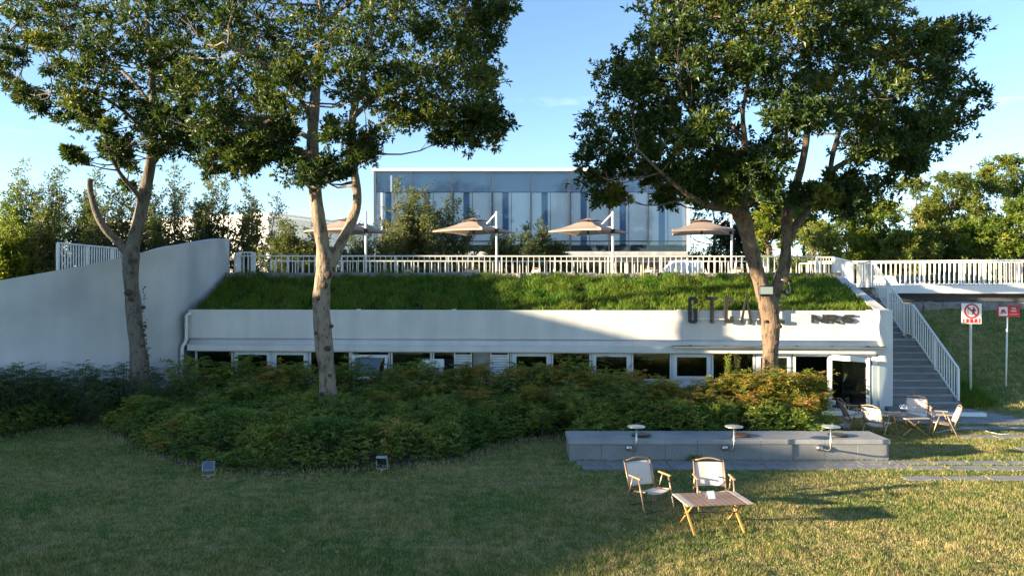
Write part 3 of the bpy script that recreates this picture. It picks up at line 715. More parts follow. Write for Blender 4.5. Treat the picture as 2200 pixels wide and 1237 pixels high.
# ---------------------------------------------------------------- folding camp chairs and tables
m_wood = M('beech_wood', (.38, .24, .13), .5, noise=(9, .2))
m_alu = M('bronze_anodised_tube', (.42, .27, .17), .38, .55)
m_fab = M('cream_canvas_seat', (.62, .55, .50), .85, noise=(3, .07), bump=(220, .1, .003))
m_blk = M('black_plastic', (.02, .02, .022), .45)
m_bam = M('golden_bamboo', (.46, .27, .07), .5, noise=(7, .2))
m_slat = M('brown_table_slat', (.26, .175, .14), .5, noise=(5, .18), streak=(3, .15))
m_slat2 = M('pale_table_board', (.46, .40, .33), .5, noise=(5, .1))
def cloth(b, fn, nu, nv, th=.006):
    """a thin sewn sheet with thickness: fn(u,v) -> point, normal taken by differences"""
    pts = [[Vector(fn(i / nu, j / nv)) for i in range(nu + 1)] for j in range(nv + 1)]; V, W = [], []
    for j in range(nv + 1):
        for i in range(nu + 1):
            du = pts[j][min(i + 1, nu)] - pts[j][max(i - 1, 0)]; dv_ = pts[min(j + 1, nv)][i] - pts[max(j - 1, 0)][i]; nn = du.cross(dv_).normalized()
            V.append(pts[j][i] + nn * th / 2); W.append(pts[j][i] - nn * th / 2)
    k = nu + 1; o = len(V); fs = []
    for j in range(nv):
        for i in range(nu):
            a = j * k + i; fs += [(a, a + 1, a + k + 1, a + k), (o + a, o + a + k, o + a + k + 1, o + a + 1)]
    for i in range(nu): fs += [(i, o + i, o + i + 1, i + 1), (nv * k + i, nv * k + i + 1, o + nv * k + i + 1, o + nv * k + i)]
    for j in range(nv): fs += [(j * k, (j + 1) * k, o + (j + 1) * k, o + j * k), (j * k + nu, o + j * k + nu, o + (j + 1) * k + nu, (j + 1) * k + nu)]
    b.add(V + W, fs, True)
def make_chair(label, group):
    t = thing('camp_chair', label, 'chair', (0, 0, 0), 0, group)
    w = .235
    b = MB(); cloth(b, lambda u, v: (-w + 2 * w * u, -.26 + .44 * v, .315 - .075 * v - .045 * math.sin(math.pi * u) * (1 - .3 * v)), 8, 6); b.build('seat', m_fab, t)
    b = MB(); cloth(b, lambda u, v: (-w + 2 * w * u, .185 + .125 * v + .03 * math.sin(math.pi * u), .30 + .345 * v), 8, 6); b.build('backrest', m_fab, t)
    for s in (-1, 1):
        b = MB(); b.tube([(s * w, -.275, .325), (s * w, .20, .235)], .015, 8); b.build('seat_rail', m_alu, t)
        b = MB(); b.tube([(s * w, .155, .235), (s * w, .315, .655)], .015, 8); bt = b.build('back_post', m_alu, t)
        c = MB(); c.tube([(s * w, .3155, .656), (s * w, .325, .685)], .0185, 8); c.build('end_cap', m_blk, t)
        c = MB(); c.tube([(s * w, -.276, .325), (s * w, -.292, .328)], .0185, 8); c.build('end_cap', m_blk, t)
        x = s * .275
        b = MB(); b.box(x - .022, x + .022, -.20, .12, .492, .516, .007); b.build('armrest', m_wood, t)
        b = MB(); b.tube([(x, -.13, .49), (x - s * .002, -.20, .30), (x, -.265, .07), (x - s * .01, -.272, .03), (x - s * .05, -.275, .014)], .0125, 8); b.build('front_leg', m_alu, t)
        b = MB(); b.tube([(x, .02, .49), (x, .09, .30), (x, .195, .07), (x - s * .01, .205, .03), (x - s * .05, .207, .014)], .0125, 8); b.build('rear_leg', m_alu, t)
        b = MB(); b.box(x - .018 - s * .012, x + .018 - s * .012, .055, .115, .255, .30, .006); b.build('hinge', m_blk, t)
    for y, nm in ((-.275, 'front_foot_bar'), (.207, 'rear_foot_bar')):
        b = MB(); b.tube([(-.225, y, .012), (.225, y, .012)], .009, 6); b.build(nm, m_dark, t)
    b = MB(); b.tube([(-w, .322, .672), (-.15, .325, .684), (-.08, .325, .703), (0, .325, .71), (.08, .325, .703), (.15, .325, .684), (w, .322, .672)], .012, 8); b.build('handle', m_wood, t)
    return t
def make_table(label, group):
    t = thing('camp_table', label, 'table', (0, 0, 0), 0, group); L, D, h = .96, .60, .42
    ns = 9; sw_ = (L - .20) / ns
    sm_ = MB(); sm_.box(-sw_ / 2 + .005, sw_ / 2 - .005, -D / 2, D / 2, h - .018, h, .003); sme = sm_.mesh('slat', m_slat)
    for i in range(ns): put('slat', sme, t, (-L / 2 + .10 + sw_ * (i + .5), 0, 0))
    em = MB(); em.box(-.048, .048, -D / 2, D / 2, h - .018, h + .001, .003); eme = em.mesh('end_board', m_slat2)
    for s in (-1, 1): put('end_board', eme, t, (s * (L / 2 - .05), 0, 0))
    for s in (-1, 1):
        x = s * (L / 2 - .12)
        for k in (-1, 1):
            b = MB(); b.bar((x + k * .012, k * .30, .0), (x + k * .012, -k * .20, h - .022), .022, .032, (1, 0, 0), .004); b.build('leg', m_bam, t)
        b = MB(); b.lathe([(.026, -.035), (.03, 0), (.026, .035)], 8, (0, 0, 0), True, Matrix.Translation((x, .05, .21)) @ Matrix.Rotation(R(90), 4, 'Y')); b.build('joint', m_blk, t)
        b = MB(); b.bar((x, -.24, h - .032), (x, .24, h - .032), .03, .02); b.build('cross_bar', m_blk, t)
    b = MB(); b.bar((-L / 2 + .12, .05, .21), (L / 2 - .12, .05, .21), .014, .014); b.build('stretcher', m_dark, t)
    return t
gch = 'cream camp chairs with wooden armrests'
ch = make_chair('cream camp chair left of the low table in the foreground', gch)
ch.location = (2.12, 11.2, 0); ch.rotation_euler.z = R(24)
dup(ch, (3.10, 11.12, 0), R(-3), 'cream camp chair standing behind the low table in the foreground')
dup(ch, (8.32, 17.55, 0), R(82), 'cream camp chair seen side on beside the open glass door')
dup(ch, (8.52, 16.75, 0), R(118), 'cream camp chair seen from behind, dappled with light, left of the rear table')
dup(ch, (9.98, 17.75, 0), R(-24), 'cream camp chair behind the rear table in front of the stairs')
dup(ch, (10.02, 16.72, 0), R(-112), 'cream camp chair at the right of the rear table facing left')
tb = make_table('low camp table with brown slats on the lawn in the foreground', 'low camp tables with crossed legs')
tb.location = (2.84, 10.24, 0); tb.rotation_euler.z = R(7.5)
dup(tb, (9.22, 16.95, 0), R(97), 'low camp table between four chairs near the stairs')
# folded card
cd = MB(); cd.add([(-.055, -.045, 0), (.055, -.045, 0), (.055, 0, .10), (-.055, 0, .10), (-.055, .045, 0), (.055, .045, 0), (-.055, -.043, 0), (.055, -.043, 0), (.055, 0, .096), (-.055, 0, .096), (-.055, .043, 0), (.055, .043, 0)],
                 [(0, 1, 2, 3), (3, 2, 5, 4), (7, 6, 9, 8), (8, 9, 10, 11), (0, 6, 7, 1), (4, 5, 11, 10), (0, 3, 9, 6), (3, 4, 10, 9), (1, 7, 8, 2), (2, 8, 11, 5)])
o = cd.build('menu_card', M('white_card', (.82, .82, .8), .6)); o.location = (2.82, 10.25, .422); o.rotation_euler.z = R(12); tag(o, 'small white folded card standing on the foreground table', 'card')
# mirrored glass ball
vz = thing('glass_globe', 'silvery glass globe on a short stem on the rear table', 'ornament', (9.16, 16.9, .421))
b = MB(); b.lathe([(.06, 0), (.055, .01), (.012, .02), (.011, .06), (.02, .07)], 16); b.build('stem', m_steel, vz)
b = MB(); b.lathe([(.02, .065)] + [(.098 * math.sin(a), .165 - .098 * math.cos(a)) for a in [R(14 + 14 * i) for i in range(1, 10)]] + [(.07, .238)], 20); b.build('globe', M('mirror_glass', (.6, .62, .65), .06, 1.0), vz)

# ---------------------------------------------------------------- granite bench with small swivel tables
bx0, bx1, by0, by1, bh = 1.13, 7.42, 14.2, 15.02, .425
bn = thing('granite_bench', 'long low granite bench wall at the front of the shrub bed', 'bench', (bx0, by0, 0)); BL_ = bx1 - bx0
b = MB(); b.box(.03, BL_ - .03, .03, by1 - by0 - .03, -.1, bh - .105); b.build('core', m_granite, bn)
nf = 10; fw = BL_ / nf
for i in range(nf):
    b = MB(); b.box(i * fw + .002, (i + 1) * fw - .002, .0 + uni(0, .003), .028, 0, bh - .098, .004); b.build('face_slab', m_granite, bn)
for x in (0, BL_ - .028):
    b = MB(); b.box(x, x + .028, .029, by1 - by0, 0, bh - .098, .004); b.build('end_slab', m_granite, bn)
for i in range(5):
    b = MB(); b.box(BL_ * i / 5 + .002 - (.02 if i == 0 else 0), BL_ * (i + 1) / 5 - .002 + (.02 if i == 4 else 0), -.022, by1 - by0 + .02, bh - .096, bh + uni(-.002, .002), .007); b.build('cap_slab', m_granite_top, bn)
sdl = ['round steel swivel table at the left end of the granite bench, by the black cushion', 'round steel swivel table in the middle of the granite bench, by the brown cushion', 'round steel swivel table at the sunlit right end of the granite bench']
sd = thing('swivel_table', sdl[0], 'side table', (0, 0, 0), 0, 'steel swivel tables on the bench')
b = MB(); b.lathe([(.165, -.012), (.172, -.006), (.172, 0), (.165, .006)], 28, (0, 0, .745)); b.build('table_top', M('steel_top', (.72, .68, .64), .35, .8), sd)
b = MB(); b.tube([(0, 0, .738), (0, 0, .33), (-.006, .02, .285), (-.03, .08, .262), (-.085, .27, .262)], .018, 12); b.build('pole', m_steel, sd)
b = MB(); b.lathe([(.03, -.05), (.058, -.03), (.064, 0), (.058, .03), (.03, .05)], 16, (0, 0, 0), True, Matrix.Translation((-.09, .30, .265)) @ Matrix.Rotation(R(90), 4, 'X')); b.build('clamp', m_steel, sd)
cl = ['round black cushion on the left part of the granite bench', 'round brown cushion on the middle of the granite bench', 'round black cushion on the right part of the granite bench']
for i, (px, cx_) in enumerate(((1367, 1378), (1577, 1592), (1785, 1800))):
    x = (px - CX) / F * 13.86
    if i == 0: sd.location = (x, 13.86, 0)
    else: dup(sd, (x, 13.86, 0), 0, sdl[i])
    Y_ = 14.52; b = MB(); b.lathe([(.14, 0), (.185, .006), (.20, .022), (.185, .038), (.12, .044)], 26)
    o = b.build('cushion', M('brown_leather', (.10, .045, .025), .55) if i == 1 else m_blk); o.location = ((cx_ - CX) / F * Y_, Y_, bh + .002); tag(o, cl[i], 'cushion', 'round seat cushions on the bench')

# ---------------------------------------------------------------- paving
pth = thing('path', None, None, (0, 0, 0), 0, None, 'structure')
def slab(x0, x1, y0, y1, z=.012):
    j = .008; b = MB(); b.box(x0 + uni(.004, j), x1 - uni(.004, j), y0 + .005, y1 - .005, -.06, z + uni(-.006, .006), .006); b.build('paving_slab', m_slab, pth)
def row(x0, x1, y0, y1, w, gap=0, skew=0):
    x = x0
    while x < x1:
        ww = min(w * uni(.9, 1.1), x1 - x); slab(x, x + ww - gap, y0 + skew * (x - x0), y1 + skew * (x - x0)); x += ww
row(1.25, 7.5, 13.86, 14.18, .6); row(1.33, 7.5, 13.5, 13.84, .6)
row(7.5, 18, 13.90, 14.20, .75, .04); row(7.5, 18, 13.46, 13.78, .75, .05)
row(7.0, 18, 12.75, 13.02, .8, .05)
row(10.7, 18, 15.05, 15.4, .9, .12); row(10.2, 18, 16.3, 16.62, .9, .05); row(10.9, 18, 17.35, 17.75, .85, .05)
row(10.0, 15.5, 18.05, 18.4, .8); row(9.9, 15.0, 18.42, 18.78, .8)
for k in range(4): row(10.6, 13.2 - .1 * k, 18.84 + .38 * k, 19.2 + .38 * k, .66)
# hose on the grass
hp = [G(2010, 930), G(2040, 924), G(2075, 921), G(2105, 923), G(2130, 930), G(2150, 934), G(2195, 931)]
b = MB(); b.tube([p + Vector((0, 0, .022)) for p in hp], .012, 6); tag(b.build('hose', M('pale_hose', (.5, .52, .48), .5)), 'thin pale hose lying on the grass right of the camp chairs', 'hose')

# ---------------------------------------------------------------- lamps
def flood(name, label, loc, rot, tilt):
    t = thing(name, label, 'floodlight', loc, rot, 'ground floodlights along the bed')
    m = Matrix.Translation((0, 0, .20)) @ Matrix.Rotation(R(tilt), 4, 'X')
    b = MB(); b.box(-.10, .10, -.035, .035, -.08, .10, .01, m); b.box(-.085, .085, .036, .07, -.05, .06, .01, m); b.build('housing', M('grey_die_cast', (.30, .33, .37), .4, .3), t)
    b = MB(); b.box(-.088, .088, -.042, -.036, -.065, .088, 0, m); b.build('lens', glass_mat('lamp_lens', (.5, .55, .6), 1.5, .15), t)
    b = MB(); b.box(-.108, -.102, -.02, .02, .06, .22); b.box(.102, .108, -.02, .02, .06, .22); b.box(-.108, .108, -.02, .02, .05, .06); b.box(-.02, .02, -.015, .015, -.05, .05); b.build('bracket', M('galvanised', (.4, .4, .4), .5, .6), t)
flood('floodlight', 'grey ground floodlight at the left of the low hedge, tilted back', G(448, 1026), R(14), -38)
flood('floodlight', 'grey ground floodlight in front of the low hedge below the big trunk', G(821, 1012), R(-4), 25)
sl = thing('stake_light', 'small white stake lamp beside the open cafe door', 'garden lamp', G(1791, 888) )
b = MB(); b.tube([(0, 0, -.05), (0, 0, .24)], .01, 6); b.build('stake', m_dark, sl)
b = MB(); b.lathe([(.02, .24), (.05, .26), (.055, .34), (.06, .345), (.03, .37)], 12); b.build('lamp_head', m_white, sl)
bm = bmesh.new(); bmesh.ops.create_icosphere(bm, subdivisions=2, radius=.17)
for q in bm.verts: q.co *= uni(.8, 1.15); q.co.z *= .75
bm.verts.index_update(); b = MB(); b.add([q.co.copy() for q in bm.verts], [[v.index for v in f.verts] for f in bm.faces]); bm.free()
o = b.build('rock', m_rough); o.location = G(1813, 922) + Vector((0, 0, .08)); tag(o, 'grey garden rock just behind the right end of the granite bench', 'rock')
# equipment box above the hedge
eb = thing('vent_box', 'pale metal equipment box with a sloping lid showing above the hedge', 'utility box', (-2.19, 19.75, 0))
b = MB(); b.box(-.30, .30, -.2, .25, 0, 1.26, .01); b.build('cabinet', m_frame, eb)
b = MB(); b.add([(-.36, -.3, 1.27), (.36, -.3, 1.27), (.30, .3, 1.40), (-.30, .3, 1.40), (-.36, -.3, 1.31), (.36, -.3, 1.31), (.30, .3, 1.43), (-.30, .3, 1.43)], [(0, 3, 2, 1), (4, 5, 6, 7), (0, 1, 5, 4), (1, 2, 6, 5), (2, 3, 7, 6), (3, 0, 4, 7)]); b.build('lid', m_white, eb)

# ---------------------------------------------------------------- signs on the slope
m_red = M('sign_red', (.55, .02, .035), .45); m_sw = M('sign_white', (.75, .75, .74), .45); m_ink = M('sign_black', (.015, .015, .015), .5)
def text(name, s, size, mat, parent, loc, ext=.002, rot=(math.pi / 2, 0, 0), spacing=1):
    cu = bpy.data.curves.new(name, 'FONT'); cu.body = s; cu.size = size; cu.extrude = ext; cu.align_x = 'CENTER'; cu.align_y = 'CENTER'; cu.resolution_u = 2; cu.space_character = spacing; cu.offset = size * .012
    tmp = bpy.data.objects.new('tmp', cu); C.objects.link(tmp); dg = bpy.context.evaluated_depsgraph_get()
    me = bpy.data.meshes.new_from_object(tmp.evaluated_get(dg)); bpy.data.objects.remove(tmp); bpy.data.curves.remove(cu)
    me.name = name; me.materials.clear(); me.materials.append(mat); return put(name, me, parent, loc, rot)
def hz(p): return hill_z(p[0], p[1])
x1, y1 = (2087 - CX) / F * 21.0, 21.0
s1 = thing('warning_sign', 'white warning sign with a red prohibition circle on a pale post', 'sign', (x1, y1, hz((x1, y1)) - .02), R(-2))
zb = ZC - (695 - CY) / F * 21 - s1.location.z; zt = ZC - (651 - CY) / F * 21 - s1.location.z; w2 = .285
b = MB(); b.tube([(0, .04, -.2), (0, .04, zt - .05)], .035, 12); b.build('post', M('cream_post', (.62, .58, .48), .5), s1)
b = MB(); b.box(-w2, w2, -.012, .003, zb, zt, .004); bo = b.build('board', m_sw, s1)
cz = zb + (zt - zb) * .625; rr = (zt - zb) * .325
b = MB(); o_ = [(rr * math.cos(R(10 * i)), cz + rr * math.sin(R(10 * i))) for i in range(36)]; b.stroke(o_, .045, -.0175, -.0125, True); b.build('prohibition_ring', m_red, s1)
b = MB(); c_ = rr * .70; b.stroke([(-c_, cz + c_), (c_, cz - c_)], .045, -.0195, -.0178); b.build('prohibition_bar', m_red, s1)
b = MB(); b.stroke([(-.105, cz + .09), (-.105, cz - .10), (-.005, cz - .10)], .010, -.0165, -.0125); b.stroke([(-.10, cz + .085), (-.03, cz + .085)], .010, -.0163, -.0125); b.build('pictogram_panel', m_ink, s1)
b = MB(); b.add([(.06 + .024 * math.cos(R(30 * i)), -.0165, cz + .095 + .024 * math.sin(R(30 * i))) for i in range(12)] , [list(range(12))])
b.stroke([(.06, cz + .065), (.055, cz - .01)], .055, -.0164, -.0125); b.stroke([(.048, cz - .01), (.02, cz - .105)], .028, -.0162, -.0125); b.stroke([(.066, cz - .01), (.085, cz - .105)], .028, -.0161, -.0125)
b.stroke([(.04, cz + .055), (-.01, cz + .02), (-.06, cz + .045)], .022, -.0160, -.0125); b.stroke([(.08, cz + .06), (.115, cz + .03), (.10, cz - .005)], .02, -.0159, -.0125); b.build('pictogram_figure', m_ink, s1)
hb = (zt - zb) * .21
b = MB(); b.box(-w2 * .86, w2 * .86, -.0165, -.0122, zb + .025, zb + .025 + hb); b.build('red_panel', m_red, s1)
for i, q in enumerate('施工重地'): text('character', q, .066, m_sw, s1, ((-1.5 + i) * .122, -.0175, zb + .025 + hb * .74), .0006)
for i, q in enumerate('禁止入内'): text('character', q, .066, m_sw, s1, ((-1.5 + i) * .122, -.0175, zb + .025 + hb * .25), .0006)
x2, y2 = (2164 - CX) / F * 21.2, 21.2
s2 = thing('camping_sign', 'red rectangular sign with a white tent picture on a thin post', 'sign', (x2, y2, hz((x2, y2)) - .02), R(-1))
zb = ZC - (680 - CY) / F * 21.2 - s2.location.z; zt = ZC - (656 - CY) / F * 21.2 - s2.location.z; hh = zt - zb; w2 = .325
b = MB(); b.tube([(-.02, .035, -.2), (.03, .035, zt - .03)], .024, 10); b.build('post', m_white, s2)
tl = Matrix.Translation((.03, 0, zb + hh / 2)) @ Matrix.Rotation(R(-1), 4, 'Y')
b = MB(); b.box(-w2, w2, -.012, .003, -hh / 2, hh / 2, .004, tl); b.build('board', m_red, s2)
b = MB(); b.box(-w2 + .045, -.03, -.016, -.0125, -hh / 2 + .035, hh / 2 - .035, 0, tl); b.build('white_panel', m_sw, s2)
b = MB(); b.add([tl @ Vector(q) for q in [(-w2 + .085, -.0185, -.07), (-.07, -.0185, -.07), (-.105, -.0185, .055), (-w2 + .12, -.0185, .055)]], [(0, 1, 2, 3)]); b.build('tent_picture', m_red, s2)
b = MB(); b.stroke([(-w2 + .06, -.075), (-w2 + .085, -.03)], .006, -.018, -.0165); b.stroke([(-.045, -.075), (-.07, -.03)], .006, -.018, -.0165); b.v = [tuple(tl @ Vector(q)) for q in b.v]; b.build('guy_line', m_red, s2)
text('lettering', '帐篷区', .036, m_sw, s2, tl @ Vector((-w2 / 2 + .008, -.0195, -.045)), .0005)
text('lettering', '露营', .058, m_sw, s2, tl @ Vector((.15, -.0135, .075)), .0006)
text('lettering', '帐篷区', .058, m_sw, s2, tl @ Vector((.15, -.0135, .005)), .0006)
b = MB(); 
for i in range(14): b.box(.02 + i * .019, .02 + i * .019 + .012, -.0142, -.0125, -.092, -.083, 0, tl)
b.build('small_print', m_sw, s2)

# ---------------------------------------------------------------- things on the terrace
gt = 'wooden chairs on the upper terrace'
ORD = 'first second third fourth fifth sixth seventh eighth ninth tenth eleventh twelfth thirteenth fourteenth fifteenth sixteenth seventeenth eighteenth nineteenth twentieth'.split()
for i, (px, Y_, a_) in enumerate(((890, 26.3, 60), (985, 26.2, -70), (1010, 26.6, 200), (1105, 26.4, 80), (1135, 26.3, -60), (1340, 26.4, 70), (1380, 26.3, -80), (1395, 26.7, 180), (1535, 26.4, 75), (1560, 26.5, -75), (1580, 26.3, 170))):
    dup(ch, (P(px, 600, Y_).x, Y_, 3.421), R(a_), 'cream folding chair on the terrace behind the white railing, %s from the left' % ORD[i], gt)
for i, px in enumerate((998, 1120, 1360)):
    dup(tb, (P(px, 600, 26.6).x, 26.75, 3.421), R(10), 'low wooden table on the terrace behind the white railing, %s from the left' % ORD[i], 'low tables on the upper terrace')
m_cover = M('white_dust_cover', (.72, .76, .80), .8, noise=(3, .1), bump=(4, .5, .05))
for i, (p0, p1, sl_, lab) in enumerate(((1427, 1474, .35, 'large pile of furniture under a white cover on the terrace'), (1484, 1512, .1, 'smaller pile of furniture under a white cover right of the large one'))):
    Y_ = 29.6; xa, xb = P(p0, 0, Y_).x, P(p1, 0, Y_).x
    b = MB(); k = 9; fn = lambda u, v: (0, 0, 0)
    top = 1.12
    prof = [(xa - .06, 0), (xa, .35), (xa + .12, .72), (xa + .12 + sl_, top), (xb - .1, top + .02), (xb, top - .1), (xb + .03, .5), (xb + .05, 0)]
    cx0 = (xa + xb) / 2
    for j in range(7):
        f = [0, .04, .15, .5, .85, .96, 1][j]; s = [.86, .95, 1, 1.0, 1, .95, .86][j]
        b.v += [(cx0 + (x - cx0) * (.5 + .5 * s) + .02 * math.sin(j * 2 + q), Y_ + 1.1 * f, 3.421 + z * s) for q, (x, z) in enumerate(prof)]
    np_ = len(prof)
    for j in range(6):
        for q in range(np_ - 1): b.f.append([j * np_ + q, j * np_ + q + 1, (j + 1) * np_ + q + 1, (j + 1) * np_ + q]); b.sm.append(True)
    b.f.append(list(range(np_))); b.sm.append(False); b.f.append([6 * np_ + q for q in range(np_)][::-1]); b.sm.append(False)
    tag(b.build('covered_furniture', m_cover), lab, 'furniture')

# parked white car seen between the bridge balusters
car = thing('parked_car', 'white parked car seen between the balusters of the footbridge railing', 'car', (P(1926, 0, 38).x, 38, 2.62), R(8))
body = [(-2.1, .35), (-2.15, .62), (-2.0, .85), (-1.1, .98), (-.5, 1.42), (.9, 1.46), (1.75, 1.1), (2.1, 1.0), (2.15, .6), (2.1, .35)]
m_carp = M('white_car_paint', (.78, .78, .78), .25); b = MB()
for j, (f, s) in enumerate(((-.86, .90), (-.80, .97), (-.5, 1), (.5, 1), (.80, .97), (.86, .90))):
    b.v += [(f * (.82 if z > 1.1 else 1), y * s, .35 + (z - .35) * (.97 if abs(f) > .8 else 1)) for y, z in body]
nb2 = len(body)
for j in range(5):
    for q in range(nb2): b.f.append([j * nb2 + q, j * nb2 + (q + 1) % nb2, (j + 1) * nb2 + (q + 1) % nb2, (j + 1) * nb2 + q]); b.sm.append(False)
b.f.append(list(range(nb2))); b.sm.append(False); b.f.append([5 * nb2 + q for q in range(nb2)][::-1]); b.sm.append(False)
b.build('body', m_carp, car)
b = MB(); b.add([(-.66, -1.06, 1.02), (.66, -1.06, 1.02), (.56, -.54, 1.42), (-.56, -.54, 1.42), (-.66, -1.02, 1.0), (.66, -1.02, 1.0), (.56, -.50, 1.40), (-.56, -.50, 1.40)], [(0, 1, 2, 3), (7, 6, 5, 4), (0, 4, 5, 1), (2, 6, 7, 3), (1, 5, 6, 2), (3, 7, 4, 0)]); b.build('windscreen', M('car_glass', (.03, .035, .04), .1), car)
for s in (-1, 1):
    b = MB(); b.box(s * .55 - .16, s * .55 + .16, -2.14, -2.0, .62, .78, .03); b.build('headlight', m_steel, car)
    for y in (-1.3, 1.3):
        b = MB(); b.lathe([(.2, -.1), (.32, -.1), (.33, 0), (.32, .1), (.2, .1)], 18, (0, 0, 0), True, Matrix.Translation((s * .76, y, .33)) @ Matrix.Rotation(R(90), 4, 'Y')); b.build('wheel', m_blk, car)
    b = MB(); b.box(s * .92 - .09, s * .92 + .09, -.75, -.6, .98, 1.1, .02); b.build('mirror', m_carp, car)
b = MB(); b.box(-.4, .4, -2.17, -2.14, .45, .6); b.build('grille', m_blk, car)
# ---------------------------------------------------------------- trees
def bark_mat(name, base, dark, scale=1.0):
    m = bpy.data.materials.new(name); m.use_nodes = True
    n, l = link_nodes(m); b = n['Principled BSDF']; b.inputs['Roughness'].default_value = .9; b.inputs['Specular IOR Level'].default_value = .2
    co = n.new('ShaderNodeTexCoord').outputs['Object']
    def tx(s, d, mpg=None):
        t = n.new('ShaderNodeTexNoise'); t.inputs['Scale'].default_value = s * scale; t.inputs['Detail'].default_value = d; t.inputs['Roughness'].default_value = .65
        if mpg:
            q = n.new('ShaderNodeMapping'); q.inputs['Scale'].default_value = mpg; l.new(co, q.inputs[0]); l.new(q.outputs[0], t.inputs[0])
        else: l.new(co, t.inputs[0])
        return t.outputs[0]
    r = n.new('ShaderNodeValToRGB'); e = r.color_ramp.elements; e[0].position = .33; e[0].color = (*dark, 1); e[1].position = .5; e[1].color = (*base, 1)
    e2 = e.new(.75); e2.color = (*[q * 1.25 for q in base], 1); l.new(tx(5.5, 9, (1.5, 1.5, .55)), r.inputs[0])
    v = n.new('ShaderNodeTexVoronoi'); v.inputs['Scale'].default_value = 9 * scale; l.new(co, v.inputs[0])
    k = n.new('ShaderNodeValToRGB'); k.color_ramp.elements[0].position = .10; k.color_ramp.elements[0].color = (.16, .15, .14, 1); k.color_ramp.elements[1].position = .22; k.color_ramp.elements[1].color = (1, 1, 1, 1)
    l.new(v.outputs['Distance'], k.inputs[0])
    x = n.new('ShaderNodeMix'); x.data_type = 'RGBA'; x.blend_type = 'MULTIPLY'; x.inputs[0].default_value = .85; l.new(r.outputs[0], x.inputs['A']); l.new(k.outputs[0], x.inputs['B'])
    l.new(x.outputs['Result'], b.inputs['Base Color'])
    q = n.new('ShaderNodeBump'); q.inputs['Strength'].default_value = .9; q.inputs['Distance'].default_value = .05; l.new(tx(7, 8, (2.2, 2.2, .5)), q.inputs['Height'])
    q2 = n.new('ShaderNodeBump'); q2.inputs['Strength'].default_value = .6; q2.inputs['Distance'].default_value = .03; l.new(k.outputs[0], q2.inputs['Height']); l.new(q.outputs[0], q2.inputs['Normal'])
    l.new(q2.outputs[0], b.inputs['Normal']); return m
m_bark = bark_mat('tan_bark', (.25, .20, .15), (.075, .055, .042))
m_barkG = bark_mat('grey_bark', (.15, .13, .11), (.05, .042, .036))
m_barkC = bark_mat('cracked_bark', (.165, .12, .085), (.04, .03, .024))
m_bark2 = bark_mat('thin_brown_bark', (.16, .12, .09), (.07, .055, .04), 2)
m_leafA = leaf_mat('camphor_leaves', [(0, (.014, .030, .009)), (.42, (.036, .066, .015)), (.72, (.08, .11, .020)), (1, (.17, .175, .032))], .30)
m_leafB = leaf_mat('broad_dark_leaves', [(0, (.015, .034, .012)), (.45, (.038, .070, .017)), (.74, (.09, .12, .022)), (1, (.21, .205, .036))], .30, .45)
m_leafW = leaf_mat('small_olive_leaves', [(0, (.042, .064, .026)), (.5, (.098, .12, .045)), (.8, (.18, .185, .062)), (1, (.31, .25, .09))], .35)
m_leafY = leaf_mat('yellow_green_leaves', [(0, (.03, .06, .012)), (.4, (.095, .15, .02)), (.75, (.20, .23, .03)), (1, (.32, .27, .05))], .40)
m_leafD = leaf_mat('deep_green_leaves', [(0, (.010, .022, .008)), (.6, (.022, .045, .012)), (1, (.05, .075, .02))], .2)
m_leafO = leaf_mat('olive_brown_leaves', [(0, (.04, .065, .016)), (.5, (.11, .15, .028)), (.85, (.20, .215, .04)), (1, (.27, .20, .05))], .38)

def smooth_path(pts, rad, n=6):
    q = catmull([(p.x, p.y, p.z) for p in pts], n); rr = []
    for i in range(len(rad) - 1):
        rr += [rad[i] + (rad[i + 1] - rad[i]) * k / n for k in range(n)]
    return q, rr + [rad[-1]]
def lumpy_tube(b, pts, rad, n=18, seed=0, amp=.06):
    rr = random.Random(seed); o = len(b.v); b.tube(pts, rad, n)
    ph = [rr.uniform(0, 6.3) for _ in range(8)]; m = len(pts)
    for i in range(m):
        c = pts[i]
        for k in range(n):
            t = 2 * math.pi * k / n; v = Vector(b.v[o + i * n + k])
            f = 1 + amp * (math.sin(2 * t + ph[0] + .5 * i) * .5 + math.sin(3 * t + ph[1] - .3 * i) * .5 + math.sin(i * .9 + ph[2]) * .35 + math.sin(5 * t + i * .45 + ph[3]) * .25) + rr.uniform(-.015, .015)
            b.v[o + i * n + k] = tuple(c + (v - c) * f)
def branch(b, a, c, r0, r1, rr, n=6, droop=.12):
    L = (c - a).length; pts, rad = [], []; side = Vector((rr.uniform(-1, 1), rr.uniform(-1, 1), rr.uniform(-.2, .6))) * L * .12
    for i in range(6):
        t = i / 5; s = math.sin(math.pi * t); pts.append(a.lerp(c, t) + side * s + Vector((0, 0, -L * droop * s)) + Vector((rr.uniform(-1, 1), rr.uniform(-1, 1), rr.uniform(-1, 1))) * L * .02 * (0 < i < 5)); rad.append(r0 + (r1 - r0) * t ** .7)
    b.tube(pts, rad, n, caps=False)
    return pts

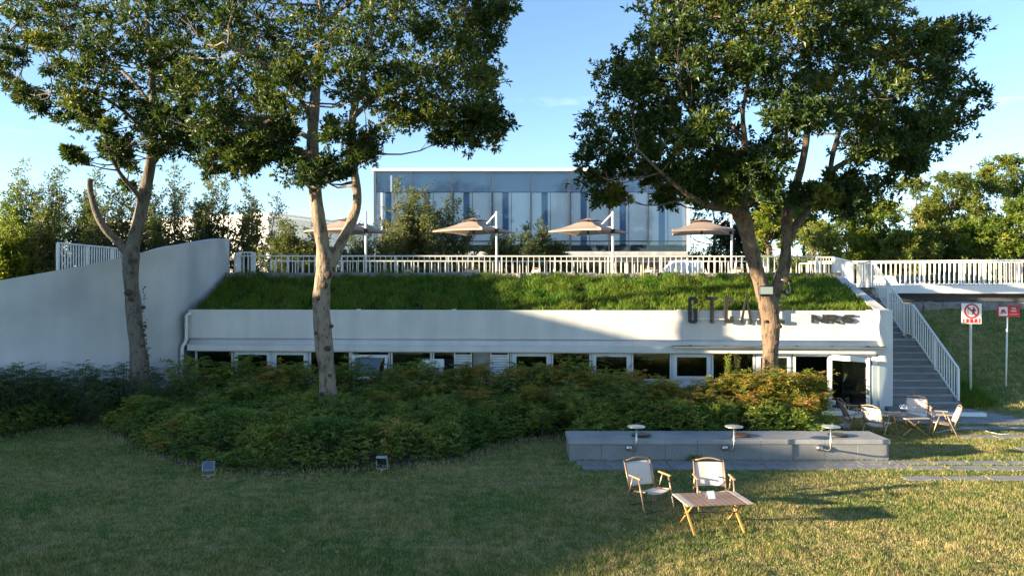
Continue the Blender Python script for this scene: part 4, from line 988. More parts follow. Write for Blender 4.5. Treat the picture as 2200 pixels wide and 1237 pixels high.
def big_tree(name, label, base, skel, lobes, Y0, depth, mat, leaf, width, seed, centre, radii, sub, sprigs, lps, group=None, bark=None, thick=.87):
    """skel: limbs in photo pixels with radius and depth offset, set at the tree's own distance; lobes likewise"""
    rr = random.Random(seed); rg = np.random.default_rng(seed)
    t = thing(name, label, 'tree', base, 0, group)
    b = MB(); nodes = []
    for i, limb in enumerate(skel):
        pts = [P(x, y, Y0 + d) for x, y, r, d in limb]; rad = [r / F * (Y0 + d) for x, y, r, d in limb]
        q, rad = smooth_path(pts, rad, 7 if i == 0 else 5)
        if i == 0: q[0].z -= .12
        rad = [w * thick for w in rad]; lumpy_tube(b, q, rad, 20 if rad[0] > .15 else 10, seed + i, .075 if rad[0] > .15 else .05)
        nodes += [(p, w) for p, w in zip(q, rad) if p.z > base[2] + 4.0]
    L3 = []
    for px, py, r in lobes:
        rho = min(1, math.hypot((px - centre[0]) / radii[0], (py - centre[1]) / radii[1])); dd = depth * math.sqrt(max(0, 1 - rho * rho))
        if dd > depth * .45: offs = [-dd * rr.uniform(.55, .95), dd * rr.uniform(.25, .9)]
        else: offs = [dd * rr.uniform(-.8, .8)]
        for o_ in offs:
            Y = Y0 + o_; L3.append((P(px + rr.uniform(-16, 16), py + rr.uniform(-14, 14), Y), r / F * Y * rr.uniform(.72, 1.08)))
    for c, r in L3:                                             # limbs towards every mass of leaves
        best = min(nodes, key=lambda n_: (n_[0] - c).length + max(0, n_[0].z - c.z + .35) * .8)
        r0 = min(best[1] * .55, .02 + .018 * (best[0] - c).length)
        pts = branch(b, best[0], c, max(.018, r0), .008, rr)
        for k in range(5):
            e = c + Vector((rr.gauss(0, 1), rr.gauss(0, 1), rr.gauss(.2, .7))).normalized() * r * rr.uniform(.6, 1.0)
            branch(b, pts[rr.choice((3, 4, 5))], e, .009, .004, rr, 4, .03)
        nodes.append((c, .02)) if rr.random() < .25 else None
    b.v = [(x - base[0], y - base[1], z - base[2]) for x, y, z in b.v]
    tr_ = b.build('trunk', bark or m_bark, t)
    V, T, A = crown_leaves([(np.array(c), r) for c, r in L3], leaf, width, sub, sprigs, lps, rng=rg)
    put('crown', npmesh('crown', V - np.array(base), T, mat, A), t); return t

def grid_lobes(rows):
    out = []
    for y, r, xs_ in rows:
        for x in xs_: out.append((x, y, r))
    return out
# right hand tree
T3 = [[(1664, 905, 29, 0), (1657, 850, 22, 0), (1655, 780, 19, 0), (1656, 700, 21, 0), (1650, 655, 25, 0), (1640, 622, 20, -.05), (1626, 580, 17, -.1), (1612, 530, 18, -.15), (1600, 480, 20, -.2), (1592, 455, 22, -.25), (1597, 420, 11, -.2), (1603, 370, 8, 0), (1600, 300, 7, .2), (1596, 240, 5, .3), (1610, 150, 4, .4), (1600, 60, 3, .5)],
      [(1655, 660, 18, .02), (1672, 605, 14, .2), (1686, 570, 15, .3), (1689, 530, 12, .35), (1690, 480, 13, .4), (1692, 455, 14, .4), (1704, 415, 10, .5), (1720, 365, 9, .6), (1731, 310, 8, .6), (1737, 250, 7, .7), (1742, 170, 5, .8), (1735, 80, 3.5, .9)],
      [(1690, 528, 11, .35), (1706, 490, 11, .5), (1735, 452, 9, .8), (1762, 415, 9, 1.1), (1785, 370, 8, 1.3), (1825, 345, 6, 1.5), (1880, 328, 4, 1.8), (1940, 300, 3, 2)],
      [(1783, 372, 6, 1.3), (1792, 320, 6, 1.2), (1812, 265, 5, 1.1), (1850, 205, 4, 1.0), (1910, 130, 3, .9)],
      [(1592, 458, 15, -.25), (1565, 447, 11, -.6), (1530, 444, 9, -1.0), (1500, 432, 8, -1.3), (1468, 410, 6, -1.6), (1420, 370, 4, -1.9), (1370, 320, 3, -2.2)],
      [(1588, 440, 9, -.3), (1572, 405, 6, -.8), (1545, 370, 5, -1.3), (1520, 310, 4, -1.7), (1480, 240, 3, -2)],
      [(1605, 440, 9, -.2), (1640, 400, 6, -.6), (1680, 350, 5, -1.2), (1690, 280, 4, -1.6)],
      [(1735, 262, 5, .7), (1770, 215, 4, 1.2), (1800, 150, 3, 1.6)], [(1600, 310, 5, .2), (1560, 250, 4, .9), (1510, 170, 3, 1.5), (1450, 110, 2.5, 1.9)]]
L3 = grid_lobes([(-70, 60, (1530, 1620, 1720, 1800)), (-20, 70, (1440, 1520, 1610, 1700, 1790, 1880)), (45, 72, (1450, 1530, 1620, 1710, 1800, 1890)),
                 (70, 42, (2050,)), (95, 55, (1990, 2025)), (115, 70, (1390, 1470, 1560, 1650, 1745, 1835, 1925)), (170, 52, (1325, 1365, 2030)), (195, 68, (1420, 1510, 1600, 1690, 1790, 1880, 1970)), (205, 48, (2070,)),
                 (262, 58, (1300, 1370, 1450, 1525, 1690, 1770, 1850, 1930)), (270, 48, (2005, 2045)), (318, 48, (1275, 1335, 1405, 1475, 1650, 1860, 1925, 1970)), (345, 40, (1560, 1960, 1610)), (372, 44, (1265, 1320, 1385, 1450, 1520, 1590)),
                 (412, 38, (1315, 1300, 1440, 1490, 1560, 1640)), (405, 42, (1795, 1840, 1885)), (430, 36, (1770, 1820, 1715))])
big_tree('broadleaf_tree', 'large broad tree whose forked trunk carries a floodlight, near the cafe door', P(1664, 899, 18.7), T3, L3, 18.7, 3.6, m_leafB, .135, .060, 3, (1670, 160), (430, 330), 13, 9, 9, bark=m_barkC, thick=.86)
# middle tree
T2 = [[(712, 922, 34, 0), (708, 880, 24, 0), (704, 830, 20, 0), (700, 780, 20, 0), (695, 720, 22, 0), (690, 660, 21, 0), (692, 610, 19, 0), (699, 570, 22, 0), (694, 530, 17, -.05), (686, 480, 16, -.1), (679, 420, 16, -.15), (672, 345, 15, -.2), (672, 270, 14, -.2), (679, 190, 11, -.1), (688, 110, 9, 0), (690, 40, 7, 0), (680, -60, 5, 0)],
      [(704, 572, 18, .02), (726, 535, 13, .15), (748, 490, 12, .3), (766, 445, 11, .4), (766, 400, 10.5, .45), (758, 350, 10, .5), (757, 290, 9.5, .5), (760, 240, 9, .5), (778, 170, 7, .5), (795, 90, 6, .5), (800, 0, 4, .5)],
      [(672, 350, 8, -.2), (640, 318, 5, -.6), (600, 330, 4, -1), (560, 300, 3, -1.4)], [(674, 270, 8, -.2), (650, 220, 6, -.7), (610, 180, 5, -1.3), (550, 130, 4, -2), (480, 90, 3, -2.6)],
      [(760, 250, 7, .5), (830, 190, 5, .9), (900, 160, 4, 1.4), (980, 130, 3, 1.8)], [(757, 330, 6, .5), (800, 280, 4, 1), (880, 240, 3, 1.5), (960, 250, 2.5, 2)],
      [(680, 180, 7, -.1), (620, 110, 5, .8), (560, 40, 4, 1.4)], [(690, 60, 6, 0), (760, 0, 4, -.8), (860, -40, 3, -1.5)], [(672, 300, 7, -.2), (600, 265, 5, .4), (520, 250, 4, .9), (440, 240, 3, 1.2)]]
L2 = grid_lobes([(-150, 85, (560, 660, 760, 860)), (-90, 85, (480, 570, 670, 770, 870, 960)), (-25, 76, (430, 520, 610, 710, 800, 900, 990)), (30, 48, (1070, 1045)), (48, 72, (405, 480, 570, 650, 740, 830, 920, 1000)),
                 (105, 50, (1030,)), (125, 68, (420, 500, 585, 740, 820, 900, 975)), (165, 46, (1035, 660)), (195, 64, (400, 475, 560, 630, 790, 865, 940, 1005)), (238, 42, (1040,)),
                 (255, 54, (385, 445, 515, 585, 840, 905, 985, 1055)), (285, 38, (1080, 1005, 960, 720)), (300, 48, (410, 475, 540, 610, 790)), (335, 38, (455, 520, 570, 790)), (355, 34, (530, 500)), (352, 44, (690, 650, 735)), (372, 30, (700, 660))])
big_tree('broadleaf_tree', 'tall tree with a pale trunk forking in two, standing in the low hedge', P(712, 918, 17.6), T2, L2, 17.6, 3.3, m_leafA, .115, .05, 5, (720, 130), (420, 330), 11, 9, 9)
# left tree
T1 = [[(297, 905, 30, 0), (298, 850, 26, 0), (299, 780, 24, 0), (293, 720, 21, 0), (287, 660, 21, 0), (281, 600, 20, 0), (282, 550, 23, 0), (289, 515, 17, 0), (299, 470, 17, 0), (310, 420, 17, 0), (322, 360, 15, .05), (328, 300, 13, .1), (330, 240, 11, .1), (326, 160, 9, .1), (318, 70, 6, .1), (312, -40, 4, .1)],
      [(276, 545, 14, -.02), (252, 518, 12, -.15), (228, 494, 11, -.3), (210, 462, 10, -.4), (198, 428, 8.5, -.45), (193, 400, 8, -.45), (194, 384, 8, -.45)],
      [(306, 432, 8, -.05), (285, 405, 6.5, -.5), (262, 378, 6, -.9), (243, 345, 5, -1.2), (228, 305, 4.5, -1.4), (218, 262, 3.5, -1.5), (180, 220, 2.5, -1.7)],
      [(313, 425, 7, .05), (322, 380, 5, .5), (335, 345, 5, .8), (370, 310, 4, 1.1), (420, 290, 3, 1.4)], [(328, 300, 7, .1), (280, 250, 5, -.6), (200, 200, 4, -1.4), (110, 200, 3, -2)],
      [(329, 230, 6, .1), (260, 150, 5, .7), (170, 100, 4, 1.2), (60, 90, 3, 1.6)], [(326, 150, 6, .1), (390, 100, 4, -.5)]]
L1 = grid_lobes([(-140, 85, (130, 230, 330)), (-85, 85, (60, 150, 240, 340)), (-25, 72, (40, 120, 200, 280, 360)), (30, 62, (90, 150, 220, 300, 370)), (45, 42, (55,)), (85, 58, (160, 230, 300, 365)), (85, 32, (85,)), (100, 40, (5, -30)), (140, 38, (-10, 20)),
                 (130, 54, (195, 260, 330)), (95, 34, (120,)), (150, 30, (130, 160)), (180, 52, (250, 320, 375)), (200, 22, (35, 60)), (218, 27, (95,)), (212, 34, (150, 190)), (245, 32, (150, 200)), (230, 48, (270, 330)), (262, 22, (215,)), (280, 44, (300, 350)), (305, 26, (250, 280)),
                 (318, 34, (345, 380)), (335, 15, (232, 160)), (350, 18, (270,)), (352, 12, (165,)), (375, 20, (290,)), (395, 16, (280,))])
big_tree('broadleaf_tree', 'tree with a sawn off side limb, standing against the curved white wall', P(297, 903, 18.5), T1, L1, 18.5, 3.0, m_leafA, .115, .05, 9, (220, 110), (290, 300), 7, 7, 9, bark=m_barkG, thick=.74)

def knots(tree, spots, Y0, mat, trunk_r):
    for px, py, r, dx in spots:
        bm = bmesh.new(); bmesh.ops.create_icosphere(bm, subdivisions=2, radius=1)
        for q in bm.verts: q.co *= uni(.85, 1.15)
        bm.verts.index_update(); b = MB(); rr_ = r / F * Y0
        b.add([(q.co.x * rr_, q.co.y * rr_ * .55, q.co.z * rr_ * .85) for q in bm.verts], [[v.index for v in f.verts] for f in bm.faces], True); bm.free()
        p = P(px, py, Y0 - trunk_r * math.sqrt(max(0, 1 - dx * dx)) * .97)
        o = b.build('knot', mat, tree); o.location = p - tree.location
m_knot = bark_mat('dark_knot_bark', (.085, .066, .05), (.03, .024, .02), 3)
BT = [o for o in C.objects if o.name.startswith('broadleaf_tree')]
knots(BT[1], [(704, 748, 7, .3), (692, 846, 6, -.3), (706, 852, 7, .2), (694, 866, 5, -.2), (709, 806, 4, .4), (712, 700, 5, .8), (682, 640, 6, -.4), (697, 612, 8, .1), (705, 590, 9, .3), (700, 900, 5, 0), (678, 715, 4, -.6)], 17.6, m_knot, .23)
knots(BT[2], [(276, 628, 9, -.2), (281, 642, 7, 0), (291, 560, 5, .4), (300, 692, 5, .3), (308, 660, 5, .8), (284, 585, 5, 0), (312, 700, 4, .9), (306, 742, 4, .6), (296, 800, 5, 0)], 18.5, m_knot, .19)
knots(BT[0], [(1664, 668, 7, .2), (1672, 700, 8, .5), (1660, 752, 5, 0), (1648, 800, 5, -.4), (1668, 735, 6, .4), (1645, 690, 4, -.5), (1600, 500, 7, 0), (1615, 560, 6, .2), (1690, 600, 8, .5)], 18.7, m_knot, .22)
rgi = np.random.default_rng(5); Bq, Dq = [], []
for py in np.arange(615, 800, 2.2):
    for k in range(4 if py > 690 else 2):
        if rgi.random() < .45: continue
        p = P(308 + rgi.normal(0, 3) + 4 * (py > 730), py, 18.5 - rgi.uniform(-.05, .12)) - BT[2].location; Bq.append(p); Dq.append((rgi.uniform(.2, 1), rgi.uniform(-.8, .2), rgi.uniform(-.1, .8)))
n_ = len(Bq); V, T, A = leaf_arrays(np.array(Bq), np.array(Dq), .085 * rgi.uniform(.6, 1.2, n_), .035 * rgi.uniform(.8, 1.2, n_), np.clip(rgi.normal(.4, .15, n_), 0, 1), rng=rgi)
put('side_shoots', npmesh('side_shoots', V, T, m_leafA, A), BT[2])

# trees behind, each with its own trunk and crown
def bg_tree(name, label, px, Y, ptop, pwid, z0, mat, leaf, seed, kind='round', dens=1.0, group=None, bark=None):
    rr = random.Random(seed); rg = np.random.default_rng(seed)
    top = ZC + (CY - ptop) / F * Y; x0 = (px - CX) / F * Y; hw = pwid / 2 / F * Y; Hh = top - z0
    t = thing(name, label, 'tree', (x0, Y, z0), 0, group); b = MB(); lobes = []
    if kind == 'spray':                                        # several upright stems with feathery tops
        ns = 11; Bq, Dq, Rq = [], [], []
        for i in range(ns):
            ang = rr.uniform(0, 6.28); q = hw * rr.uniform(.3, 1.55) * (0 if i == 0 else 1); hh = Hh * (1 if i == 0 else rr.uniform(.5, .95))
            e = Vector((q * math.cos(ang), q * math.sin(ang) * .8, hh))
            st_ = [Vector((0, 0, 0)), e * .35 + Vector((e.x * .15, e.y * .15, 0)), e * .7 + Vector((e.x * .1, e.y * .1, 0)), e]
            b.tube(st_, [.045, .03, .018, .005], 6, caps=False); tn = rr.gauss(0, .12)
            for k in range(38):
                f = .06 + .94 * (k / 37) ** .9; p = catmull([tuple(v_) for v_ in st_], 8)[min(24, int(f * 24))]; a2 = rr.uniform(0, 6.28); tl_ = (.30 + hw * .5 * (1 - .75 * f)) * rr.uniform(.6, 1.2)
                d_ = Vector((math.cos(a2), math.sin(a2), rr.uniform(.3, 1.3))).normalized(); nl = max(8, int(tl_ * 40 * dens))
                if k % 2 == 0: b.tube([p, p + d_ * tl_ * .9], [.007, .003], 3, caps=False)
                for j in range(nl):
                    t_ = (j + .7) / nl; sgn = Vector((rr.gauss(0, 1), rr.gauss(0, 1), rr.gauss(.1, .8))).normalized()
                    Bq.append(p + d_ * tl_ * t_ + sgn * .05); Dq.append(d_ * .6 + sgn * .8); Rq.append(.42 + tn + rr.gauss(0, .14) + .12 * t_)
        n_ = len(Bq); V, T, A = leaf_arrays(np.array(Bq), np.array(Dq), leaf * rg.uniform(.7, 1.2, n_), leaf * .42 * rg.uniform(.8, 1.2, n_), np.clip(np.array(Rq), 0, 1), rng=rg)
        b.build('trunk', bark or m_bark2, t); put('crown', npmesh('crown', V, T, mat, A), t); return t
    else:
        b.tube([Vector((0, 0, -.1)), Vector((rr.uniform(-.1, .1), 0, Hh * .3)), Vector((rr.uniform(-.3, .3), rr.uniform(-.3, .3), Hh * .62)), Vector((rr.uniform(-.3, .3), 0, Hh * .86))], [.16, .12, .07, .02], 8, caps=False)
        nl = int(18 * dens)
        for i in range(nl):
            f = rr.uniform(.18, 1); ang = rr.uniform(0, 6.28); w_ = hw * math.sqrt(max(.05, 1 - ((f - .5) / .55) ** 2)) * rr.uniform(.45, .95)
            r = hw * rr.uniform(.26, .42); c = Vector((w_ * math.cos(ang), w_ * math.sin(ang), f * Hh - r * .7)); lobes.append((np.array(c), r))
            branch(b, Vector((0, 0, max(.2, c.z * .72))), c, .035, .008, rr, 5)
        for i in range(3):
            r = hw * .22; lobes.append((np.array((rr.uniform(-.4, .4) * hw, 0, Hh - r * .9)), r))
    b.build('trunk', bark or m_bark2, t)
    nleaf = 9
    V, T, A = crown_leaves(lobes, leaf, leaf * .46, 6 if kind == 'spray' else 8, (2.6 if kind == 'spray' else 5) * dens, 8, rng=rg, spread=.34)
    put('crown', npmesh('crown', V, T, mat, A), t); return t
gL = 'slender trees behind the curved wall'
sp = [(-25, 31, 400, 150, m_leafY, 'yellowish slender tree at the far left edge behind the wall'), (45, 32, 352, 110, m_leafW, 'feathery tree with one tall pointed top near the left edge'), (128, 33, 362, 105, m_leafW, 'feathery olive tree behind the left white railing'),
      (205, 31, 372, 120, m_leafW, 'slender tree behind the sawn off limb'), (262, 34, 395, 100, m_leafW, 'slender dark olive tree directly behind the left trunk'), (375, 32, 362, 120, m_leafW, 'tall feathery tree just right of the left trunk'),
      (455, 33, 372, 110, m_leafW, 'feathery tree in front of the white hall wall'), (535, 34, 405, 110, m_leafW, 'feathery tree covering the corner of the white hall'), (15, 29, 470, 120, m_leafY, 'sunlit low yellowish tree at the left edge'), (318, 34, 420, 90, m_leafW, 'low slender tree between the left trunk and the white hall'),
      (420, 35, 440, 120, m_leafW, 'bushy slender tree in front of the middle of the white hall'), (90, 30, 440, 110, m_leafW, 'bushy tree over the left post of the white railing')]
for i, (px, Y, tp, wd, mt, lab) in enumerate(sp):
    bg_tree('slender_tree', lab, px, Y, tp, wd, 3.15, mt, .15, 100 + i, 'spray', 1.0, gL)
tt = [(612, 31, 478, 90, m_leafW, 'small olive tree beside the green grey side of the white hall'), (668, 31, 495, 80, m_leafW, 'small olive tree behind the forked trunk'), (790, 32, 490, 110, m_leafW, 'small green tree below the leftmost umbrella'),
      (848, 33, 392, 120, m_leafW, 'tallest feathery tree in front of the left end of the glass pavilion'), (915, 33.5, 408, 110, m_leafW, 'feathery tree in front of the third glass panel'), (962, 34, 428, 70, m_leafW, 'thin feathery tree leaning out before the glass pavilion'),
      (1062, 34, 506, 70, m_leafW, 'small dark shrub-like tree below the second umbrella'), (1118, 34, 505, 100, m_leafW, 'low spreading tree in front of the middle of the glass'), (1162, 34.5, 478, 62, m_leafW, 'small tree with one pointed shoot in front of the middle of the glass'), (1200, 35, 528, 50, m_leafW, 'smallest shrub-like tree right of the pointed shoot')]
for i, (px, Y, tp, wd, mt, lab) in enumerate(tt):
    bg_tree('terrace_tree', lab, px, Y, tp, wd, 3.42, mt, .14, 140 + i, 'spray', 1.0, 'small trees on the upper terrace')
rt_ = [(1530, 47, 400, 150, m_leafD, 'dark dense tree behind the right umbrella'), (1600, 49, 420, 120, m_leafD, 'dark tree behind the right trunk fork'), (1655, 38, 425, 80, m_leafY, 'bright yellow green tree seen between the two trunk limbs'),
       (1745, 41, 478, 130, m_leafO, 'olive bushy tree just right of the trunk'), (1725, 45, 440, 110, m_leafY, 'yellow green tree behind the olive bushy tree'), (1815, 43, 462, 120, m_leafY, 'yellow green tree below the dark hanging bough'), (1890, 44, 430, 120, m_leafY, 'sunlit green tree left of the tall olive tree'),
       (1965, 47, 385, 130, m_leafO, 'olive tree with a flat top at the right'), (2040, 46, 372, 130, m_leafO, 'tall olive tree behind the footbridge'), (2105, 47, 360, 130, m_leafO, 'brownish olive tree near the right edge'), (2168, 49, 335, 120, m_leafO, 'tallest olive tree at the right edge of the picture'),
       (2010, 41, 480, 130, m_leafO, 'low olive tree close behind the footbridge'), (2095, 42, 470, 150, m_leafY, 'bright green tree close behind the footbridge'), (2185, 41, 430, 150, m_leafY, 'bright green leafy tree at the right edge'), (1935, 40, 500, 90, m_leafO, 'low olive tree above the white car'),
       (1860, 46, 500, 100, m_leafO, 'dark olive tree left of the white car'), (2250, 43, 390, 140, m_leafY, 'green tree just beyond the right edge')]
for i, (px, Y, tp, wd, mt, lab) in enumerate(rt_):
    bg_tree('leafy_tree', lab, px, Y, tp, wd, 2.62 if px > 1700 else 3.42, mt, .20, 170 + i, 'round', 1.5, 'trees beyond the footbridge')

# ---------------------------------------------------------------- trunk floodlights
tf = thing('trunk_floodlight', 'black floodlight with a pale lens strapped to the right hand tree trunk', 'floodlight', P(1646, 623, 18.22), R(10))
b = MB(); b.box(-.20, .20, -.03, .05, -.13, .115, .012); b.build('housing', m_dark, tf)
b = MB(); b.box(-.165, .165, -.035, -.0302, -.095, .085); b.build('lens', M('pale_lens', (.62, .66, .56), .25), tf)
b = MB(); b.box(-.03, .03, .05, .32, -.03, .03); b.box(-.12, .12, .051, .09, -.16, -.131); b.build('bracket', m_dark, tf)
tf2 = thing('trunk_floodlight', 'black floodlight pointing away on the right side of the right hand trunk', 'floodlight', P(1690, 628, 18.75), R(75))
b = MB(); b.box(-.19, .19, -.03, .05, -.09, .09, .012, Matrix.Rotation(R(-35), 4, 'X')); b.build('housing', m_dark, tf2)
b = MB(); b.bar((0, .04, 0), (-.02, .30, -.02), .03, .04); b.build('bracket', m_dark, tf2)
b = MB(); b.tube([P(1672, 600, 18.7) + Vector((0, -.22, 0)), P(1688, 606, 18.75) + Vector((.02, -.15, 0)), P(1694, 622, 18.75) + Vector((.03, -.05, 0)), P(1692, 634, 18.75)], .008, 5); b.v = [(x - tf2.location.x, y - tf2.location.y, z - tf2.location.z) for x, y, z in b.v]
o = b.build('cable', m_pvc, tf2); o.rotation_euler.z = -R(75)

# ---------------------------------------------------------------- shrub bed
bed = [G(-60, 960), G(60, 932), G(205, 910), G(290, 960), G(380, 996), G(480, 1015), G(600, 1020), G(760, 1012), G(900, 1003), G(1000, 992), G(1050, 965), G(1120, 950), G(1215, 938)]
bed_front = [(p.x, p.y) for p in bed] + [(1.15, 15.0), (6.9, 15.05), (7.1, 15.5)]
bed_back = [(7.9, 19.0), (7.4, 19.3), (0, 19.9), (-9.3, 20.6), (-9.9, 19.5), (-13.2, 17.2)]
b = MB(); poly = bed_front + bed_back; b.add([(x, y, .018 + .0) for x, y in poly], [list(range(len(poly)))]); tag(b.build('bed_soil', m_soil), kind='structure')
def inside(x, y, pl=poly):
    c = False; n_ = len(pl)
    for i in range(n_):
        (x1_, y1_), (x2_, y2_) = pl[i], pl[(i + 1) % n_]
        if (y1_ > y) != (y2_ > y) and x < (x2_ - x1_) * (y - y1_) / (y2_ - y1_) + x1_: c = not c
    return c
def dist_front(x, y):
    m = 9
    for i in range(len(bed_front) - 1):
        a = Vector(bed_front[i]); e = Vector(bed_front[i + 1]); p = Vector((x, y)); d_ = e - a; t = max(0, min(1, (p - a).dot(d_) / d_.length_squared)); m = min(m, (p - a - d_ * t).length)
    return m
NAND = [(0, (.035, .075, .016)), (.35, (.095, .165, .03)), (.58, (.20, .25, .042)), (.74, (.33, .27, .06)), (.88, (.38, .18, .07)), (1, (.40, .14, .08))]
m_nand = leaf_mat('nandina_leaves', NAND, .32)
m_nandR = leaf_mat('autumn_nandina_leaves', [(0, (.07, .10, .015)), (.3, (.17, .20, .03)), (.55, (.30, .23, .04)), (.8, (.38, .16, .06)), (1, (.42, .11, .07))], .38)
m_nandY = leaf_mat('lime_leaves', [(0, (.06, .11, .012)), (.5, (.15, .20, .02)), (1, (.30, .28, .04))], .4)
m_bamb = leaf_mat('dark_feathery_leaves', [(0, (.03, .06, .02)), (.6, (.07, .125, .04)), (1, (.14, .18, .06))], .25)
m_stem = M('brown_stems', (.10, .07, .05), .8)
def sprays(C_, D_, n_leaf, length, leaf, width, rnd, rng, flat=.5):
    """pinnate sprays: leaflets in pairs along a short rachis"""
    n_ = len(C_); D_ = nrm(D_); t = (np.arange(n_leaf) // 2 + .6) / (n_leaf / 2); s = np.where(np.arange(n_leaf) % 2 == 0, 1, -1)
    upv = np.tile([0, 0, 1.0], (n_, 1)) + rng.normal(0, .25, (n_, 3)); Sd = nrm(np.cross(D_, upv))
    B = C_[:, None, :] + D_[:, None, :] * (t * length)[None, :, None] + np.array([0, 0, -1.0]) * ((t ** 2) * length * .25)[None, :, None]
    LD = D_[:, None, :] * .55 + Sd[:, None, :] * s[None, :, None] * .9 + rng.normal(0, .22, (n_, n_leaf, 3)) + np.array([0, 0, -.12])
    B = B.reshape(-1, 3); LD = LD.reshape(-1, 3); m = len(B)
    return leaf_arrays(B, LD, leaf * rng.uniform(.65, 1.25, m), width * rng.uniform(.75, 1.2, m), np.clip(np.repeat(rnd, n_leaf) + rng.normal(0, .07, m), 0, 1), upbias=1.2, rng=rng)
# low front mass
rg = np.random.default_rng(21); Cs, Ds, Rs = [], [], []
from mathutils import noise as mnoise
cnt = 0
while cnt < 29000:
    x = rg.uniform(-14, 7.2); y = rg.uniform(12.7, 19.8)
    if not inside(x, y): continue
    d_ = dist_front(x, y)
    if x > 1.0 and y < 15.15: continue
    if (x + 4.40) ** 2 + (y - 17.5) ** 2 < .38 ** 2: continue
    if d_ < .13 + .26 * mnoise.noise((x * 1.7, y * 1.7, 3)): continue
    if y > 18.9 and rg.random() < .6: continue
    if mnoise.noise((x * 1.9, y * 1.9, 12)) < -.30 and rg.random() < .8: continue
    hN = mnoise.noise((x * .9, y * .9, 0)) * .24 + mnoise.noise((x * 2.6, y * 2.6, 5)) * .22
    hh = (.58 + .035 * max(0, d_ - .5) + hN) * min(1, .42 + d_ * .85)
    q = rg.random(); z = hh * (1 - .96 * q ** (1.2 if d_ < .45 else 3))
    if z < .02: continue
    out = np.array([rg.normal(0, .6), rg.normal(-.15, .6) - (.9 if d_ < .5 else .2), .55])
    Cs.append((x, y, z)); Ds.append(out)
    Rs.append(.43 + .32 * mnoise.noise((x * .7, y * .7, 9)) + .28 * mnoise.noise((x * 3, y * 3, 2)) + .10 * rg.normal() - .06 * (q > .6)); cnt += 1
V, T, A = sprays(np.array(Cs), np.array(Ds), 8, .17, .078, .029, np.clip(np.array(Rs), 0, .9), rg)
tag(put('low_hedge', npmesh('low_hedge', V, T, m_nand, A)), 'low dense hedge of fine green and reddish leaves round the middle trunk', 'hedge', kind='stuff')
b = MB()
for i in range(0, 29000, 24):
    x, y, z = Cs[i]; b.tube([(x + uni(-.08, .08), y + uni(-.08, .08), 0), (x, y, z * .95)], [.007, .004], 3, caps=False)
tag(b.build('hedge_stems', m_stem), 'thin brown stems inside the low hedge', 'stems', kind='stuff')

def nandina_mesh(seed, hgt, rad, n_sp, mat, stems=9, top=.55, leaf=.085, tone=0.0):
    rg = np.random.default_rng(seed); rr = random.Random(seed); b = MB(); C2, D2, R2 = [], [], []
    for s in range(stems):
        ang = rr.uniform(0, 6.28); q = rad * rr.uniform(.1, .85); hh = hgt * rr.uniform(.72, 1.0)
        e = Vector((q * math.cos(ang), q * math.sin(ang), hh)); b.tube([Vector((e.x * .3, e.y * .3, 0)), Vector((e.x * .6, e.y * .6, hh * .5)), e], [.012, .009, .005], 5, caps=False)
        tn = rr.gauss(0, .12)
        for k in range(n_sp // stems):
            f = 1 - (1 - top) * rr.random() ** 1.5; a2 = rr.uniform(0, 6.28); p = Vector((e.x * (.3 + .7 * f), e.y * (.3 + .7 * f), hh * f)); d_ = Vector((math.cos(a2), math.sin(a2), rr.uniform(-.1, .55)))
            C2.append(p + d_ * rr.uniform(.02, rad * .42)); D2.append(d_); R2.append(.46 + tone + tn + rr.gauss(0, .12) + .15 * (f - .8))
    V, T, A = sprays(np.array(C2), np.array(D2), 14, .24, leaf, leaf * .32, np.clip(np.array(R2), 0, 1), rg)
    return npmesh('foliage', V, T, mat, A), b.mesh('stems', m_stem)
kinds = [nandina_mesh(300 + i, (1.25, 1.15, 1.35, 1.05, 1.2)[i], .48, 210, m_nand, 10, .45, tone=(0, .05, -.08, .10, .02)[i]) for i in range(5)]
kindR = [nandina_mesh(320 + i, (1.25, 1.1, 1.3)[i], .50, 210, m_nandR, 10, .5, tone=(-.12, .05, -.18)[i]) for i in range(3)]
kindB = [nandina_mesh(340 + i, (1.55, 1.3, 1.7)[i], .5, 240, m_bamb, 12, .12, .075) for i in range(3)]
def shrub(kind, x, y, s, label, group, name='nandina_shrub'):
    t = thing(name, label, 'shrub', (x, y, 0), uni(0, 6.28), group); t.scale = (s * uni(.92, 1.1), s * uni(.92, 1.1), s)
    put('foliage', kind[0], t); put('stems', kind[1], t); return t
def px_of(x, y): return CX + F * x / y
gs = 'tall green shrubs in front of the cafe windows'
i = 0; x = -8.6
while x < 3.4:
    yb = 19.15 - .055 * x * .5 + uni(-.2, .25)
    shrub((kindR[i % 3] if (i % 8 == 4 or (px_of(x, yb) > 1150 and i % 3 == 1)) else kinds[i % 5]), x, yb, uni(1.05, 1.25), 'tall fine leaved green shrub in the row in front of the cafe windows', gs)
    if i % 2 == 0: shrub(kinds[(i + 2) % 5], x + uni(.1, .5), yb - uni(.65, 1.0), uni(.72, .9), 'tall fine leaved green shrub in the row in front of the cafe windows', gs)
    x += uni(.52, .72); i += 1
gm = 'shrubs rising out of the low hedge'
for px, Y_, k, s in [(300, 17.3, 4, .72), (395, 15.6, 1, .6), (455, 17.0, 0, .74), (520, 15.2, 5, .55), (585, 16.8, 3, .72), (640, 15.9, 2, .62), (760, 16.4, 1, .7), (835, 17.3, 5, .74), (880, 15.3, 4, .58), (950, 16.6, 0, .7), (1010, 17.6, 6, .8), (1075, 16.9, 3, .72), (1130, 17.5, 5, .82), (540, 18.0, 2, .85), (900, 18.0, 7, .85), (1170, 16.4, 1, .62)]:
    shrub(kinds[k] if k < 5 else kindR[k - 5], (px - CX) / F * Y_, Y_, s, 'x', gm)
gr_ = 'reddish and yellow shrubs behind the granite bench'
